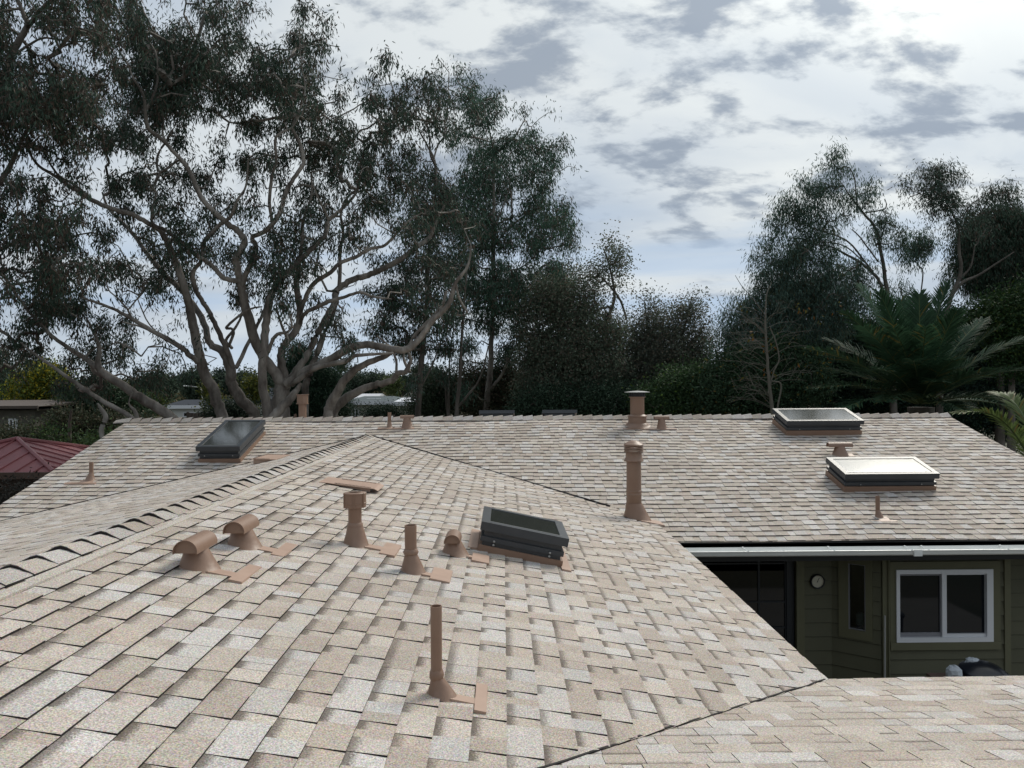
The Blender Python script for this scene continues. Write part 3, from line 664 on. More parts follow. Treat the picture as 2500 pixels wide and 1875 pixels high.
# --- olive front wall with lap siding
YF,YBK=10.08,10.45
def W(px,Y): return P(px,1450,Y)[0]
def zz(py,Y,px=2200): return P(px,py,Y)[2]
def siding(mb,a,b,zlo,zhi,holes=(),lap=.19,z_ref=None):
    a=np.array(a,float); b=np.array(b,float); Ln=np.linalg.norm(b-a); t=(b-a)/Ln; n=np.array([t[1],-t[0]])
    if n[1]>0: n=-n
    z=z_ref if z_ref is not None else zlo
    while z>zlo: z-=lap
    def q(u,zv,off): return (a[0]+t[0]*u+n[0]*off,a[1]+t[1]*u+n[1]*off,zv)
    while z<zhi:
      if 1:
        ztf=min(z+lap,zhi); cuts=sorted([c for h in holes for c in h[2:4] if z+.002<c<ztf-.002]); zs=[z]+cuts+[ztf]
      for z_a,zt in zip(zs,zs[1:]):
        spans=[(0,Ln)]
        for (h0,h1,hz0,hz1) in holes:
            if zt>hz0+.001 and z_a<hz1-.001:
                ns=[]
                for s in spans:
                    if h1<=s[0] or h0>=s[1]: ns.append(s)
                    else:
                        if h0>s[0]: ns.append((s[0],h0))
                        if h1<s[1]: ns.append((h1,s[1]))
                spans=ns
        for (s0,s1) in spans:
            oa=.030-.022*(z_a-z)/lap; ob=.030-.022*(zt-z)/lap; e_=.005 if zt==ztf else 0
            mb.poly([q(s0,z_a,oa),q(s1,z_a,oa),q(s1,zt+e_,ob),q(s0,zt+e_,ob)])
            if z_a==z: mb.poly([q(s0,z,.0),q(s1,z,.0),q(s1,z,oa),q(s0,z,oa)],mi=1); mb.poly([q(s0,z-.007,oa-.012),q(s1,z-.007,oa-.012),q(s1,z,oa-.004),q(s0,z,oa-.004)],mi=1)  # black underside and recessed strip paint in the shadow line below each lap
      z+=lap
xa=W(1961,YBK); xb=W(2030,YBK); xc=W(2152,YF); xd=W(2461,YF); xe_=XRT-.35
ZT=ZE2-.2; LAPZ=zz(1300+1135/3.687,YF,2250)
WALLM=[M_OLIVE]
mb=MB()
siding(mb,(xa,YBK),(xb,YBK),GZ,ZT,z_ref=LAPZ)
# angled bay side
ang0=np.array([xb,YBK]); ang1=np.array([xc,YF]); LA=np.linalg.norm(ang1-ang0)
def angpos(px):                        # distance along the angled side for a picture column
    best=min((abs((RM@np.array([*(ang0+(ang1-ang0)*s),-2.9]))[0]/(RM@np.array([*(ang0+(ang1-ang0)*s),-2.9]))[1]*F+CX-px),s) for s in [i/400 for i in range(401)]); return best[1]*LA
wa0,wa1=angpos(2075),angpos(2112); ta0,ta1=angpos(2049),angpos(2131)
Yang=YBK-.25; wz0=zz(1538,Yang,2095); wz1=zz(1381,Yang,2095); tz0=zz(1562,Yang,2095); tz1=zz(1362,Yang,2095)
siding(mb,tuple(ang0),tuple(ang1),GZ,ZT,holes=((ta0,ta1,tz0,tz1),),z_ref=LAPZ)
bx0,bx1=W(2169,YF)-xc,W(2437,YF)-xc; bz0=zz(1583,YF,2300); bz1=zz(1369,YF,2300)
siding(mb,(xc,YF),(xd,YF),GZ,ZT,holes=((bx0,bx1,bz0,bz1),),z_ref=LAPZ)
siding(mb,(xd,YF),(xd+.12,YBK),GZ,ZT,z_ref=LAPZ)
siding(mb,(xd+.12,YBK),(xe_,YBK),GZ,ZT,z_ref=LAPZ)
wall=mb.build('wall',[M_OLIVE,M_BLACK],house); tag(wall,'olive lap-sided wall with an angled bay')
# remaining walls of the house, plain faces the photo does not show
mb=MB()
def wallpoly(pts): mb.poly(pts)
yb_=YB-.5
mb.box((XL+.35,yb_-.1,GZ),(xe_,yb_,ZT)); mb.box((XL+.35,YBK,GZ),(XL+.45,yb_-.1,ZT)); mb.box((xe_-.1,YBK+.03,GZ),(xe_,yb_-.1,ZT))
for X in (XL+.35,xe_-.1):
    mb.hull([(X,YBK+.03,ZT),(X+.1,YBK+.03,ZT),(X+.1,yb_,ZT),(X,yb_,ZT)],[(X,YR-.2,ZRR-.14),(X+.1,YR-.2,ZRR-.14),(X+.1,YR+.2,ZRR-.14),(X,YR+.2,ZRR-.14)])
mb.box((XL+.35,YBK-.05,GZ),(-2.0,YBK+.05,ZT))
mb.box((XW+.4,-2.9,GZ),(XW+.5,YBK-.05,zW-.1)); mb.box((XE-.50,Y3-.45,GZ),(XE-.40,YBK+.5,ZE-.10)); mb.box((XE-.40,Y3-.45,GZ),(XS-.4,Y3-.35,ZE-.1)); mb.box((XS-.4,-2.9,GZ),(XS-.3,Y3-.45,ZE-.1)); mb.box((XW+.4,-3.0,GZ),(XS-.4,-2.9,zW-.1))
mb.box((XE-.4,YBK+.06,ZT-.4),(W(1945,YBK),YBK+.14,ZT+.1))
mb.build('wall',M_OLIVE,house)
mb=MB(); mb.box((XE-.07,Y3+.0,ZE-.19),(XE-.04,FE[1]+.6,ZE-.03)); mb.box((XE-.04,Y3-.08,ZE-.19),(XS-.1,Y3-.05,ZE-.035)); mb.box((XE-.5,Y3-.4,ZE-.16),(XE-.07,FE[1]+.6,ZE-.14)); mb.build('fascia',M_DARKT,house)
# trims
for a_,b__ in (((W(1942,YBK),YBK-.045,GZ),(xa,YBK+.03,ZT)),((xc-.004,YF-.042,GZ),(xc+.065,YF-.0,ZT)),((xd-.07,YF-.042,GZ),(xd+.01,YF+.01,ZT)),((xd+.10,YBK-.05,GZ),(xd+.18,YBK+.01,ZT))):
    mb=MB(); mb.box(a_,b__); mb.build('corner_board',M_TRIM,house,bevel=.003)
# sliding window
wx0,wx1=W(2183,YF),W(2418,YF); wzb,wzt=zz(1564,YF,2300),zz(1388,YF,2300); tx0,tx1=xc+bx0,xc+bx1
mb=MB(); mb.box((wx0,YF-.065,wzb),(wx0+.045,YF+.03,wzt)); mb.box((wx1-.085,YF-.065,wzb),(wx1,YF+.03,wzt)); mb.box((wx0+.045,YF-.065,wzt-.055),(wx1-.085,YF+.03,wzt)); mb.box((wx0+.045,YF-.065,wzb),(wx1-.085,YF+.03,wzb+.06))
xm=W(2300,YF); mb.box((xm-.025,YF-.046,wzb+.06),(xm+.035,YF+.02,wzt-.055)); mb.box((xm+.035,YF-.04,wzb+.06),(wx1-.085,YF+.02,wzb+.10)); mb.box((xm+.035,YF-.04,wzt-.075),(wx1-.085,YF+.02,wzt-.055)); 
win=mb.build('window',M_WIN,house,bevel=.004); tag(win,'white-framed sliding window in the olive wall')
mb=MB(); mb.box((xm+.03,YF-.005,wzb+.09),(wx1-.08,YF+.003,wzt-.07)); mb.build('pane',M_GLASS,win)
mb=MB(); mb.box((wx0+.06,YF+.0,wzb+.10),(xm-.02,YF+.008,wzt-.07)); mb.build('pane',M_GLASS,win)
mb=MB(); a,b,c_,d=wx0+.045,xm-.025,wzb+.06,wzt-.055
mb.box((a,YF-.02,c_),(a+.025,YF+.0,d)); mb.box((b-.012,YF-.02,c_),(b,YF-.0,d)); mb.box((a+.025,YF-.02,c_),(b-.012,YF-.0,c_+.055)); mb.box((a+.025,YF-.02,d-.03),(b-.012,YF-.0,d)); mb.build('screen_frame',M_GREYV,win)
mb=MB(); mb.box((tx0,YF-.045,wzb),(wx0,YF-.002,bz1)); mb.box((wx1,YF-.045,wzb),(tx1,YF-.002,bz1)); mb.box((wx0,YF-.045,wzt),(wx1,YF-.002,bz1)); mb.box((tx0,YF-.06,bz0),(tx1,YF-.001,wzb)); mb.build('window_trim',M_TRIM,win,bevel=.003)
# narrow window of the angled side
t=(ang1-ang0)/LA; n=np.array([t[1],-t[0]]); n = n if n[1]<0 else -n
MA=Matrix(((t[0],-n[0],0,ang0[0]),(t[1],-n[1],0,ang0[1]),(0,0,1,0),(0,0,0,1)))
mb=MB(); f=.012; mb.box((wa0-f,-.035,wz0-f),(wa0,.03,wz1+f),MA); mb.box((wa1,-.035,wz0-f),(wa1+f,.03,wz1+f),MA); mb.box((wa0,-.02,wz0-f),(wa1,.03,wz0),MA); mb.box((wa0,-.02,wz1),(wa1,.03,wz1+f),MA)
w2=mb.build('window',M_GREYV,house); tag(w2,'narrow window in the angled side of the bay')
mb=MB(); mb.box((wa0,.0,wz0),(wa1,.006,wz1),MA); mb.build('pane',M_CLEAR,w2)
mb=MB(); mb.box((ta0,-.045,tz0),(wa0-f,-.0,tz1),MA); mb.box((wa1+f,-.045,tz0),(ta1,-.0,tz1),MA); mb.box((wa0-f,-.045,tz0),(wa1+f,0,wz0-f),MA); mb.box((wa0-f,-.045,wz1+f),(wa1+f,0,tz1),MA); mb.build('window_trim',M_TRIM,w2,bevel=.003)
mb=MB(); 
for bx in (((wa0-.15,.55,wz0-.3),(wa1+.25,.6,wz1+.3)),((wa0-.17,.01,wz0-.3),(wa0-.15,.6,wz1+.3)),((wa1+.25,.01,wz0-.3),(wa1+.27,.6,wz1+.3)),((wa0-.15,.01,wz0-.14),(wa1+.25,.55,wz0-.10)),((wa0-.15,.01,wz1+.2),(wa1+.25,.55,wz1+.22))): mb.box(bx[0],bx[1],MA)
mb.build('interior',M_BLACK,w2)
# tub on the sill inside
tl=MA@Vector(((wa0+wa1)/2+.01,.12,wz0-.10)); mb=MB(); mb.lathe([(.05,0),(.055,.02),(.055,.13),(.056,.14),(.056,.25),(.05,.27),(.03,.29),(.001,.29)],22,Matrix.Translation(tl))
for i in range(len(mb.m)):
    zc_=sum(mb.v[k][2] for k in mb.f[i])/len(mb.f[i])-tl.z
    mb.m[i]=1 if .03<zc_<.13 else 0
o=mb.build('plastic_tub',[M_BAG,M_BLUE],None,smooth=True); tag(o,'white tub with a blue band behind the narrow bay window','tub')
# glazed doors at left of the wall
dx0=XE-.4; dx1=W(1940,YBK); mb=MB(); Yd=YBK+.06
mb.box((dx1-.10,Yd-.04,GZ),(dx1,Yd+.02,ZT))
for px in (1852,1917): x=W(px,Yd); mb.box((x-.012,Yd-.02,GZ),(x+.012,Yd+.02,ZT))
for py in (1375,1469,1532,1590): z=zz(py,Yd,1850); mb.box((dx0,Yd-.018,z-.010),(dx1-.1,Yd+.018,z+.010))
dr=mb.build('glazed_door',M_DARKT,house); tag(dr,'dark glazed doors in the shaded corner')
mb=MB(); mb.box((dx0,Yd+.0,GZ),(dx1-.1,Yd+.008,ZT)); mb.build('pane',M_GLASS,dr)
# conduit beside bay corner (fixed), pole leaning next to it
mb=MB(); X=W(2165,YF); mb.tube([(X,YF-.055,GZ),(X,YF-.055,ZT)],.012,8); mb.build('conduit',M_TRIM,house,smooth=True)
mb=MB(); a=P(2160,1503,YF-.10); b=P(2160,1660,YF-.14); mb.tube([tuple(b+(b-a)*.55),tuple(a)],.0125,10); o=mb.build('pole',M_POLE,None,smooth=True); tag(o,'thin grey metal pole leaning at the bay corner','pole')

# --- dial thermometer on the wall
cc=P(1995,1419,YBK-.03); M=Matrix.Translation(Vector(cc))@Matrix.Rotation(R(90),4,'X')
t_=empty('wall_thermometer',tuple(cc),'round black-rimmed dial thermometer on the olive wall','thermometer')
M_DIAL=mat('cream_dial',(.55,.52,.42),.5)
mb=MB(); mb.lathe([(.083,-.0),(.100,.0),(.100,.026),(.094,.034),(.083,.03),(.083,.012)],36,M,cap=False); mb.build('rim',M_BLACK,t_,smooth=True)
mb=MB(); mb.lathe([(.084,0),(.084,.012)],36,M); mb.build('dial',M_DIAL,t_)
mb=MB()
for i in range(24):
    a=R(-135+i*270/23); q=M@Matrix.Rotation(-a,4,'Z'); mb.box((-.0012,.066 if i%4 else .060,.0125),(.0012,.074,.0135),q)
mb.build('tick_marks',M_BLACK,t_)
mb=MB(); q=M@Matrix.Rotation(R(-25),4,'Z'); mb.box((-.003,-.015,.014),(.003,.055,.016),q); mb.lathe([(.006,.012),(.006,.018)],12,M); mb.build('needle',M_DARKT,t_)

# --- bin and bags
YBN=8.9
cc=P(2404,1640,YBN); rl=P(2460,1640,YBN)[0]-cc[0]
b_=empty('rubbish_bin',(cc[0],cc[1],GZ),'black round rubbish bin with domed lid by the low roof edge','bin')
M=Matrix.Translation((cc[0],cc[1],cc[2]))
tl=Matrix.Rotation(R(4),4,'Y')@Matrix.Rotation(R(6),4,'X')
mb=MB(); mb.lathe([(rl*.78,GZ-cc[2]),(rl*.93,-.06),(rl*.95,-.03)],30,M); mb.build('body',M_BIN,b_,smooth=True)
mb=MB(); mb.lathe([(rl*.97,-.05),(rl*1.0,-.03),(rl*1.0,-.005),(rl*.96,.012),(rl*.90,.018),(rl*.6,.075),(rl*.2,.10),(.001,.102)],34,M@tl,cap=False); mb.build('lid',M_BIN,b_,smooth=True)
def bag(px,py,Y,s,seed,label,sx=1.0,szz=1.0,px2=None):
    rnd=random.Random(seed); c=P(px,py,Y); mb=MB(); rings=[]; n=16
    for k in range(8):
        ph=math.pi*k/7; rr=math.sin(ph)**.7*s+.003; z=-math.cos(ph)*s*szz
        rings.append([(c[0]+rr*sx*(1+rnd.uniform(-.22,.2))*math.cos(2*math.pi*i/n),c[1]+rr*(1+rnd.uniform(-.2,.2))*math.sin(2*math.pi*i/n),c[2]+z+rnd.uniform(-.2,.2)*s*.5) for i in range(n)])
    for a,b in zip(rings,rings[1:]):
        for i in range(n): j=(i+1)%n; mb.poly([a[i],a[j],b[j],b[i]])
    mb.poly(rings[0][::-1]); mb.poly(rings[-1])
    o=mb.build('plastic_bag',M_BAG,None,merge=True); tag(o,label,'plastic bag','plastic bags by the bin'); return o
bag(2328,1648,YBN-.1,.085,3,'crumpled white plastic bag left of the black bin',1.0,1.3)
bag(2374,1618,YBN+.10,.06,5,'white plastic bag poking up behind the bin lid',1.3,1.0)
mb=MB()                                      # table they stand on
x0=P(2300,1700,YBN)[0]; zt=P(2328,1666,YBN)[2]
mb.box((x0-.02,YBN-.35,zt-.04),(x0+.32,YBN+.30,zt))
for (x,y) in ((x0,YBN-.33),(x0+.27,YBN-.33),(x0,YBN+.24),(x0+.27,YBN+.24)): mb.box((x,y,GZ),(x+.03,y+.03,zt-.04))
o=mb.build('side_table',M_BEAM,None); tag(o,'small wooden stand under the plastic bag, hidden by the low roof','table')

# ------------------------------------------------------------------ vegetation
LEAFQ=[]
def add_leaves(pos, dirn, length, width, cols, bend=None):
    """diamond leaves as arrays: returns verts, colours"""
    n=len(pos); d=dirn/np.linalg.norm(dirn,axis=1,keepdims=True)
    r=RNG.normal(size=(n,3)); s=np.cross(d,r); s/=np.linalg.norm(s,axis=1,keepdims=True)+1e-9
    L_=length[:,None]; W_=width[:,None]
    nrm=np.cross(d,s)
    v=np.empty((n,4,3)); v[:,0]=pos; v[:,1]=pos+d*L_*.42+s*W_*.5+nrm*W_*.15; v[:,2]=pos+d*L_+nrm*L_*.06; v[:,3]=pos+d*L_*.42-s*W_*.5
    return v, np.repeat(cols[:,None,:],4,axis=1)
def leaf_object(name, chunks, mat_, parent=None):
    v=np.concatenate([c[0] for c in chunks]).reshape(-1,3); col=np.concatenate([c[1] for c in chunks]).reshape(-1,3); n=len(v)//4
    me=bpy.data.meshes.new(name); me.vertices.add(len(v)); me.vertices.foreach_set('co',v.ravel())
    me.loops.add(n*4); me.loops.foreach_set('vertex_index',np.arange(n*4)); me.polygons.add(n); me.polygons.foreach_set('loop_start',np.arange(n)*4)
    try: me.polygons.foreach_set('loop_total',np.full(n,4))
    except Exception: pass
    me.update(calc_edges=True); me.materials.append(mat_)
    ca=me.color_attributes.new('Col','FLOAT_COLOR','POINT'); ca.data.foreach_set('color',np.concatenate([col,np.ones((len(col),1))],1).ravel())
    o=bpy.data.objects.new(name,me); C.objects.link(o)
    if parent: attach(o,parent)
    return o
def cols_of(n, base, var=.3, alt=None, palt=0):
    c=np.array(base)[None,:]*(1+RNG.uniform(-var,var,(n,1)))
    if alt is not None:
        m=RNG.random(n)<palt; c[m]=np.array(alt)[None,:]*(1+RNG.uniform(-var,var,(m.sum(),1)))
    return c
def sprays(centers, per, rad, ll, lw, base, alt=None, palt=.2, droop=1.0, tint=None, squash=1.0):
    """clusters of leaves; centers (n,3)"""
    n=len(centers); idx=np.repeat(np.arange(n),per); k=len(idx)
    off=RNG.normal(size=(k,3))*rad*np.array([1,1,squash]); pos=centers[idx]+off
    d=RNG.normal(size=(k,3))*.50+off/rad*.18; d[:,2]-=droop*1.15
    L_=RNG.uniform(.6,1.25,k)*ll; W_=RNG.uniform(.7,1.3,k)*lw
    c=cols_of(k,base,.35,alt,palt); t=RNG.uniform(.7,1.3,(n,1))[idx]; c=c*t
    return add_leaves(pos,d,L_,W_,c)
def smooth_path(pts, sub=4, jit=0.0, seed=0):
    """Catmull-Rom through points (x,y,z,r)"""
    p=[np.array(q,float) for q in pts]; 
    if len(p)<2: return p
    p=[2*p[0]-p[1]]+p+[2*p[-1]-p[-2]]; out_=[]
    for i in range(1,len(p)-2):
        for s in range(sub):
            t=s/sub; a,b,c,d=p[i-1:i+3]
            out_.append(.5*((2*b)+(-a+c)*t+(2*a-5*b+4*c-d)*t*t+(-a+3*b-3*c+d)*t**3))
    out_.append(p[-2])
    if jit:
        rnd=np.random.default_rng(seed)
        for i in range(1,len(out_)-1): out_[i][:3]+=rnd.normal(size=3)*jit*out_[i][3]
    return out_
class Tree:
    """limbs traced in the picture with a depth each, then fine branches grown out to every leaf cluster"""
    def __init__(s, seed): s.mb=MB(); s.nodes=[]; s.rad=[]; s.seed=seed
    def limb(s, pts, sides=9, jit=.10):
        """pts: (px, py, Y, width_px)"""
        q=[]
        for (px,py,Y,w_) in pts:
            p=P(px,py,Y); q.append((*p,w_*Y/F/2*.80))
        s.limb3(q,sides,jit)
    def limb3(s,q,sides=9,jit=.10):
        sp_=smooth_path(q,5,jit,s.seed+len(s.nodes)); s.mb.tube([a[:3] for a in sp_],[max(a[3],.0035) for a in sp_],sides)
        for a in sp_: s.nodes.append(a[:3]); s.rad.append(a[3])
    def grow(s, targets, rmin=.006, maxlen=6.0, kink=.18, sides=4, rs=1.0):
        rnd=np.random.default_rng(s.seed); base=np.array(s.nodes); T=np.array(targets)
        d0=np.sqrt(((T[:,None,:]-base[None,::2,:])**2).sum(2)).min(1) if len(base)*len(T)<4e7 else np.linalg.norm(T-base.mean(0),axis=1)
        order=np.argsort(d0); nodes=list(base); parents={}; segs=[]; par=[-1]*len(nodes)
        A=np.empty((len(nodes)+len(T)*3+5,3)); A[:len(nodes)]=base; n=len(nodes); par=[-1]*n; cnt={}
        for i in order:
            t=T[i]; dv=A[:n]-t; w_=dv*dv; cost=w_[:,0]+w_[:,1]+w_[:,2]*1.0; 
            cost=cost*np.where(dv[:,2]>0.15,1.8,1.0)      # prefer to rise from below
            j=int(cost.argmin()); a=A[j].copy(); L_=math.sqrt(((a-t)**2).sum())
            if L_<.05 or L_>maxlen: continue
            m1=a+(t-a)*.38+rnd.normal(size=3)*L_*kink*.5+np.array([0,0,L_*.07]); m2=a+(t-a)*.72+rnd.normal(size=3)*L_*kink*.5+np.array([0,0,L_*.06])
            for q in (m1,m2,t): 
                A[n]=q; par.append(j if q is m1 else n-1); n+=1
        load=[0]*n
        nb=len(base)
        for k in range(n-1,nb-1,-1):
            load[k]+=1
            if par[k]>=nb: load[par[k]]+=load[k]
        rr=lambda k:rs*(rmin+.0042*math.sqrt(load[k])) 
        k=nb
        while k+2<n:
            j=par[k]; r0=min(rr(k)*1.15, (s.rad[j] if j<nb else rr(j))*1.0+.002)
            s.mb.tube([A[j],A[k],A[k+1],A[k+2]],[r0,rr(k),rr(k+1),rr(k+2)*.8],sides); k+=3
    def finish(s, name, loc, label, cat, bark, leaves, lmat, group=None, crown='crown'):
        e=empty(name,loc,label,cat,group); s.mb.build('trunk',bark,e,smooth=True)
        if leaves: leaf_object(crown,leaves,lmat,e)
        return e

GRID="""
7587778203872061000000000000
6358878773551064000000000000
7523568899776576100000000000
8857778999888873124541420000
9999848998778887526777673000
9999847965566778637747564310
7688887364455577667217776600
5346666322566557877632477784
6423466546664556777777788861
7744466743565456457788887574
7887563375531377475579886687
7767552575421774555678888788
5697665757576854344478875361
6898343876447754114788888888
4798222332154634226877688888
4687652121000234636787677700
5554343222000133635776556600
7326776532000000012566655500
4005866730000000000045555500
"""
rows=GRID.split()
GREEN=(.048,.078,.056); BROWN=(.092,.070,.055); GREEN2=(.028,.047,.032)
def cells(pred):
    out_=[]
    for j,r in enumerate(rows):
        for i,ch in enumerate(r):
            d=int(ch)
            if d and pred(i*50+25,j*50+25): out_.append((i*50,j*50,d))
    # carry crowns on above and left of the picture, where a step to the side would look
    for i in range(12):
        d=int(rows[0][i])
        if pred(i*50+25,25) and d>2:
            for e in (1,2,3): out_.append((i*50,-50*e,max(d-e,1)))
    for j in range(19):
        d=int(rows[j][0])
        if pred(25,j*50+25):
            for e in (1,2,3,4): out_.append((-50*e,j*50,max(d-(e>2),1)))
    return out_
def grid_clusters(cl, Yc, dY, leaf_px, per, seed, boost=1.25, rad=.24):
    """leaf clusters for picture cells at depths round Yc"""
    rnd=np.random.default_rng(seed); pts=[]
    for (x,y,d) in cl:
        lai=-math.log(max(1-d/10.0,.045))*boost; n=lai*2500/leaf_px/per*(.85+.34*d); k=int(n)+(rnd.random()<n-int(n))
        # big lumps: several clusters share a lump centre
        m=max(1,int(round(k/(22.0 if d<7 else 14.0)))); cx=rnd.uniform(-4,54,m); cy=rnd.uniform(-4,54,m); cd=rnd.uniform(-dY,dY,m)
        for q in range(k):
            a=q%m; Y=(Yc(x,y) if callable(Yc) else Yc)+cd[a]+rnd.normal()*.25
            pts.append(P(x+cx[a]+rnd.normal()*9.5,y+cy[a]+rnd.normal()*10,Y))
    return np.array(pts)

# ---- the big many-stemmed gum in the middle left
T=Tree(1); Lm=T.limb
B=21.0
Lm([(570,1150,B,70),(545,1028,B,36),(527,971,B,34),(497,905,B-.2,32),(485,858,B-.4,28),(471,792,B-.6,27),(459,735,B-.8,24),(442,678,B-1,22),(416,608,B-1,19),(392,563,B-1.2,17),(364,546,B-1.4,15),(326,525,B-1.6,15),(284,513,B-1.8,14),(227,490,B-2,14),(189,466,B-2.2,12),(132,428,B-2.4,10),(90,400,B-2.6,8),(60,350,B-2.6,6)],12)
Lm([(230,492,B-2,9),(180,450,B-2.2,8),(140,425,B-2.4,7),(110,370,B-2.5,5),(118,330,B-2.6,4)])
Lm([(497,893,B-.2,19),(471,874,B-.5,17),(440,847,B-.9,15),(400,822,B-1.2,14),(369,807,B-1.4,13),(322,778,B-1.6,12),(279,755,B-1.8,9),(240,740,B-2,8),(203,726,B-2.1,6),(206,702,B-2.2,5),(222,670,B-2.3,3)],10)
Lm([(440,850,B-.9,8),(400,826,B-1.4,8),(350,800,B-1.9,6),(300,786,B-2.2,4)])
Lm([(322,778,B-1.6,7),(312,757,B-1.7,6),(290,730,B-1.9,5),(265,707,B-2,4),(255,665,B-2,4),(240,630,B-2,3)])
Lm([(312,757,B-1.7,5),(340,722,B-1.4,4),(359,684,B-1.2,3)])
Lm([(385,815,B-1.3,5),(360,785,B-.9,4),(345,752,B-.5,4),(336,730,B-.3,3)])
Lm([(620,1150,B+.3,60),(622,1023,B+.3,36),(589,976,B+.2,34),(563,933,B+.1,32),(563,905,B,30),(542,858,B+.1,24),(513,839,B+.2,20),(499,792,B+.3,19),(480,754,B+.5,18),(442,707,B+.6,17),(400,669,B+.8,16),(369,632,B+1,14),(331,580,B+1.2,12),(293,537,B+1.4,11),(262,505,B+1.6,8),(250,470,B+1.7,6)],12)
Lm([(570,900,B,18),(551,848,B-.2,16),(527,796,B-.4,15),(509,759,B-.6,14),(480,711,B-.7,14),(471,664,B-.8,13),(492,636,B-.9,12),(501,589,B-1,12),(534,551,B-1.1,12),(563,528,B-1.2,11),(581,485,B-1.4,8),(600,455,B-1.4,6),(606,390,B-1.4,5)])
Lm([(577,898,B,13),(608,834,B+.4,11),(641,768,B+.8,9),(655,720,B+1,7)])
Lm([(566,850,B,10),(552,830,B+.2,9),(575,800,B+.4,8),(590,770,B+.6,6)])
Lm([(558,846,B-.2,9),(570,815,B-.4,9),(566,803,B-.5,8),(552,801,B-.5,8),(565,787,B-.6,8),(594,763,B-.8,7),(618,752,B-.9,6),(640,749,B-1,4)])
Lm([(655,1150,B-.6,54),(653,1014,B-.6,30),(641,933,B-.6,27),(643,877,B-.6,26),(648,806,B-.6,24),(655,759,B-.6,22),(669,702,B-.5,20),(689,679,B-.5,18),(727,641,B-.4,17),(765,603,B-.3,16),(793,575,B-.2,15),(803,537,B,13),(831,513,B,10),(869,471,B,8),(880,430,B,6)],12)
Lm([(684,1150,B+.2,84),(683,1018,B+.2,56),(690,943,B+.2,48),(683,925,B+.1,34),(646,877,B-.1,32),(617,815,B-.3,30),(598,744,B-.5,27),(589,702,B-.6,25),(585,674,B-.7,22),(576,632,B-.8,22),(597,594,B-.9,20),(587,570,B-1,18),(557,547,B-1.1,17),(524,518,B-1.2,16),(490,480,B-1.3,15),(461,415,B-1.4,13),(420,366,B-1.5,12),(388,334,B-1.6,12),(361,312,B-1.7,12),(355,271,B-1.8,10),(350,233,B-1.9,8),(325,190,B-2,6),(306,146,B-2,5),(282,114,B-2,3)],12)
Lm([(355,271,B-1.8,8),(374,233,B-1.6,7),(384,195,B-1.5,6),(380,130,B-1.4,6),(353,90,B-1.2,5),(325,49,B-1,3)])
Lm([(461,415,B-1.4,7),(440,390,B-1,7),(392,420,B-.9,8),(385,380,B-.9,7),(415,330,B-.8,6),(445,265,B-.7,5)])
Lm([(420,366,B-1.5,8),(398,330,B-1,6),(400,290,B-.8,5)])
Lm([(589,702,B-.6,18),(595,684,B-.7,17),(618,632,B-.8,15),(625,603,B-.9,15),(616,580,B-1,14),(642,568,B-1.1,14),(665,547,B-1.2,14),(684,518,B-1.2,14),(699,466,B-1.2,13),(722,428,B-1.2,12),(741,395,B-1.2,12),(730,347,B-1.2,11),(714,315,B-1.2,10),(722,290,B-1.2,8),(733,266,B-1.2,6),(745,215,B-1.2,4),(735,150,B-1.2,3),(728,60,B-1.2,2)],10)
Lm([(665,545,B-1.2,11),(658,495,B-1.3,10),(663,434,B-1.4,10),(674,393,B-1.5,9),(672,342,B-1.6,9),(687,323,B-1.6,7),(712,312,B-1.5,6),(730,285,B-1.5,4)])
Lm([(586,686,B-.7,15),(547,679,B-.9,15),(524,655,B-1,14),(500,636,B-1.1,14),(478,622,B-1.2,13),(440,589,B-1.3,12),(402,561,B-1.4,10),(373,546,B-1.5,9),(372,510,B-1.6,7),(383,470,B-1.6,6)],10)
Lm([(693,925,B+.2,28),(688,858,B+.2,24),(700,835,B+.2,23),(731,787,B+.2,21),(724,697,B+.2,18),(729,650,B+.2,14),(738,590,B+.2,11),(740,540,B+.2,9),(760,480,B+.2,7),(760,420,B+.2,5)],10)
Lm([(700,938,B+.4,26),(731,896,B+.5,22),(759,848,B+.7,20),(787,792,B+.9,19),(816,740,B+1.1,18),(820,711,B+1.2,18),(850,688,B+1.3,19),(892,674,B+1.4,18),(926,660,B+1.5,17),(973,636,B+1.6,16),(1011,608,B+1.7,15),(1048,580,B+1.8,13),(1067,537,B+1.8,9),(1085,500,B+1.8,6)],10)
Lm([(700,938,B,26),(750,905,B-.3,26),(792,886,B-.6,26),(849,853,B-.9,24),(896,841,B-1.1,22),(957,853,B-1.3,22),(1000,851,B-1.4,20),(1030,820,B-1.4,18),(1058,781,B-1.5,16),(1094,744,B-1.6,15),(1112,692,B-1.7,12),(1142,650,B-1.8,8),(1150,600,B-1.8,5)],10)
Lm([(712,940,B-.2,17),(745,915,B-.5,17),(778,896,B-.8,15),(844,881,B-1.2,15),(868,868,B-1.4,12),(910,865,B-1.6,9),(960,862,B-1.7,7)])
Lm([(1005,850,B-1.4,9),(1008,825,B-1.3,10),(1040,790,B-1.2,11),(1075,755,B-1.2,11),(1090,710,B-1.2,8)])
Lm([(1112,692,B-1.7,9),(1122,730,B-1.6,6),(1140,765,B-1.5,6),(1110,770,B-1.5,4)])
Lm([(650,1040,B-.9,30),(683,1000,B-.9,28),(712,971,B-.8,24),(735,935,B-.7,10)])
Lm([(780,1150,B-.2,60),(799,1023,B-.3,32),(811,981,B-.4,30),(839,933,B-.6,26),(877,896,B-.8,21),(934,872,B-1.1,16),(965,858,B-1.3,9)],12)
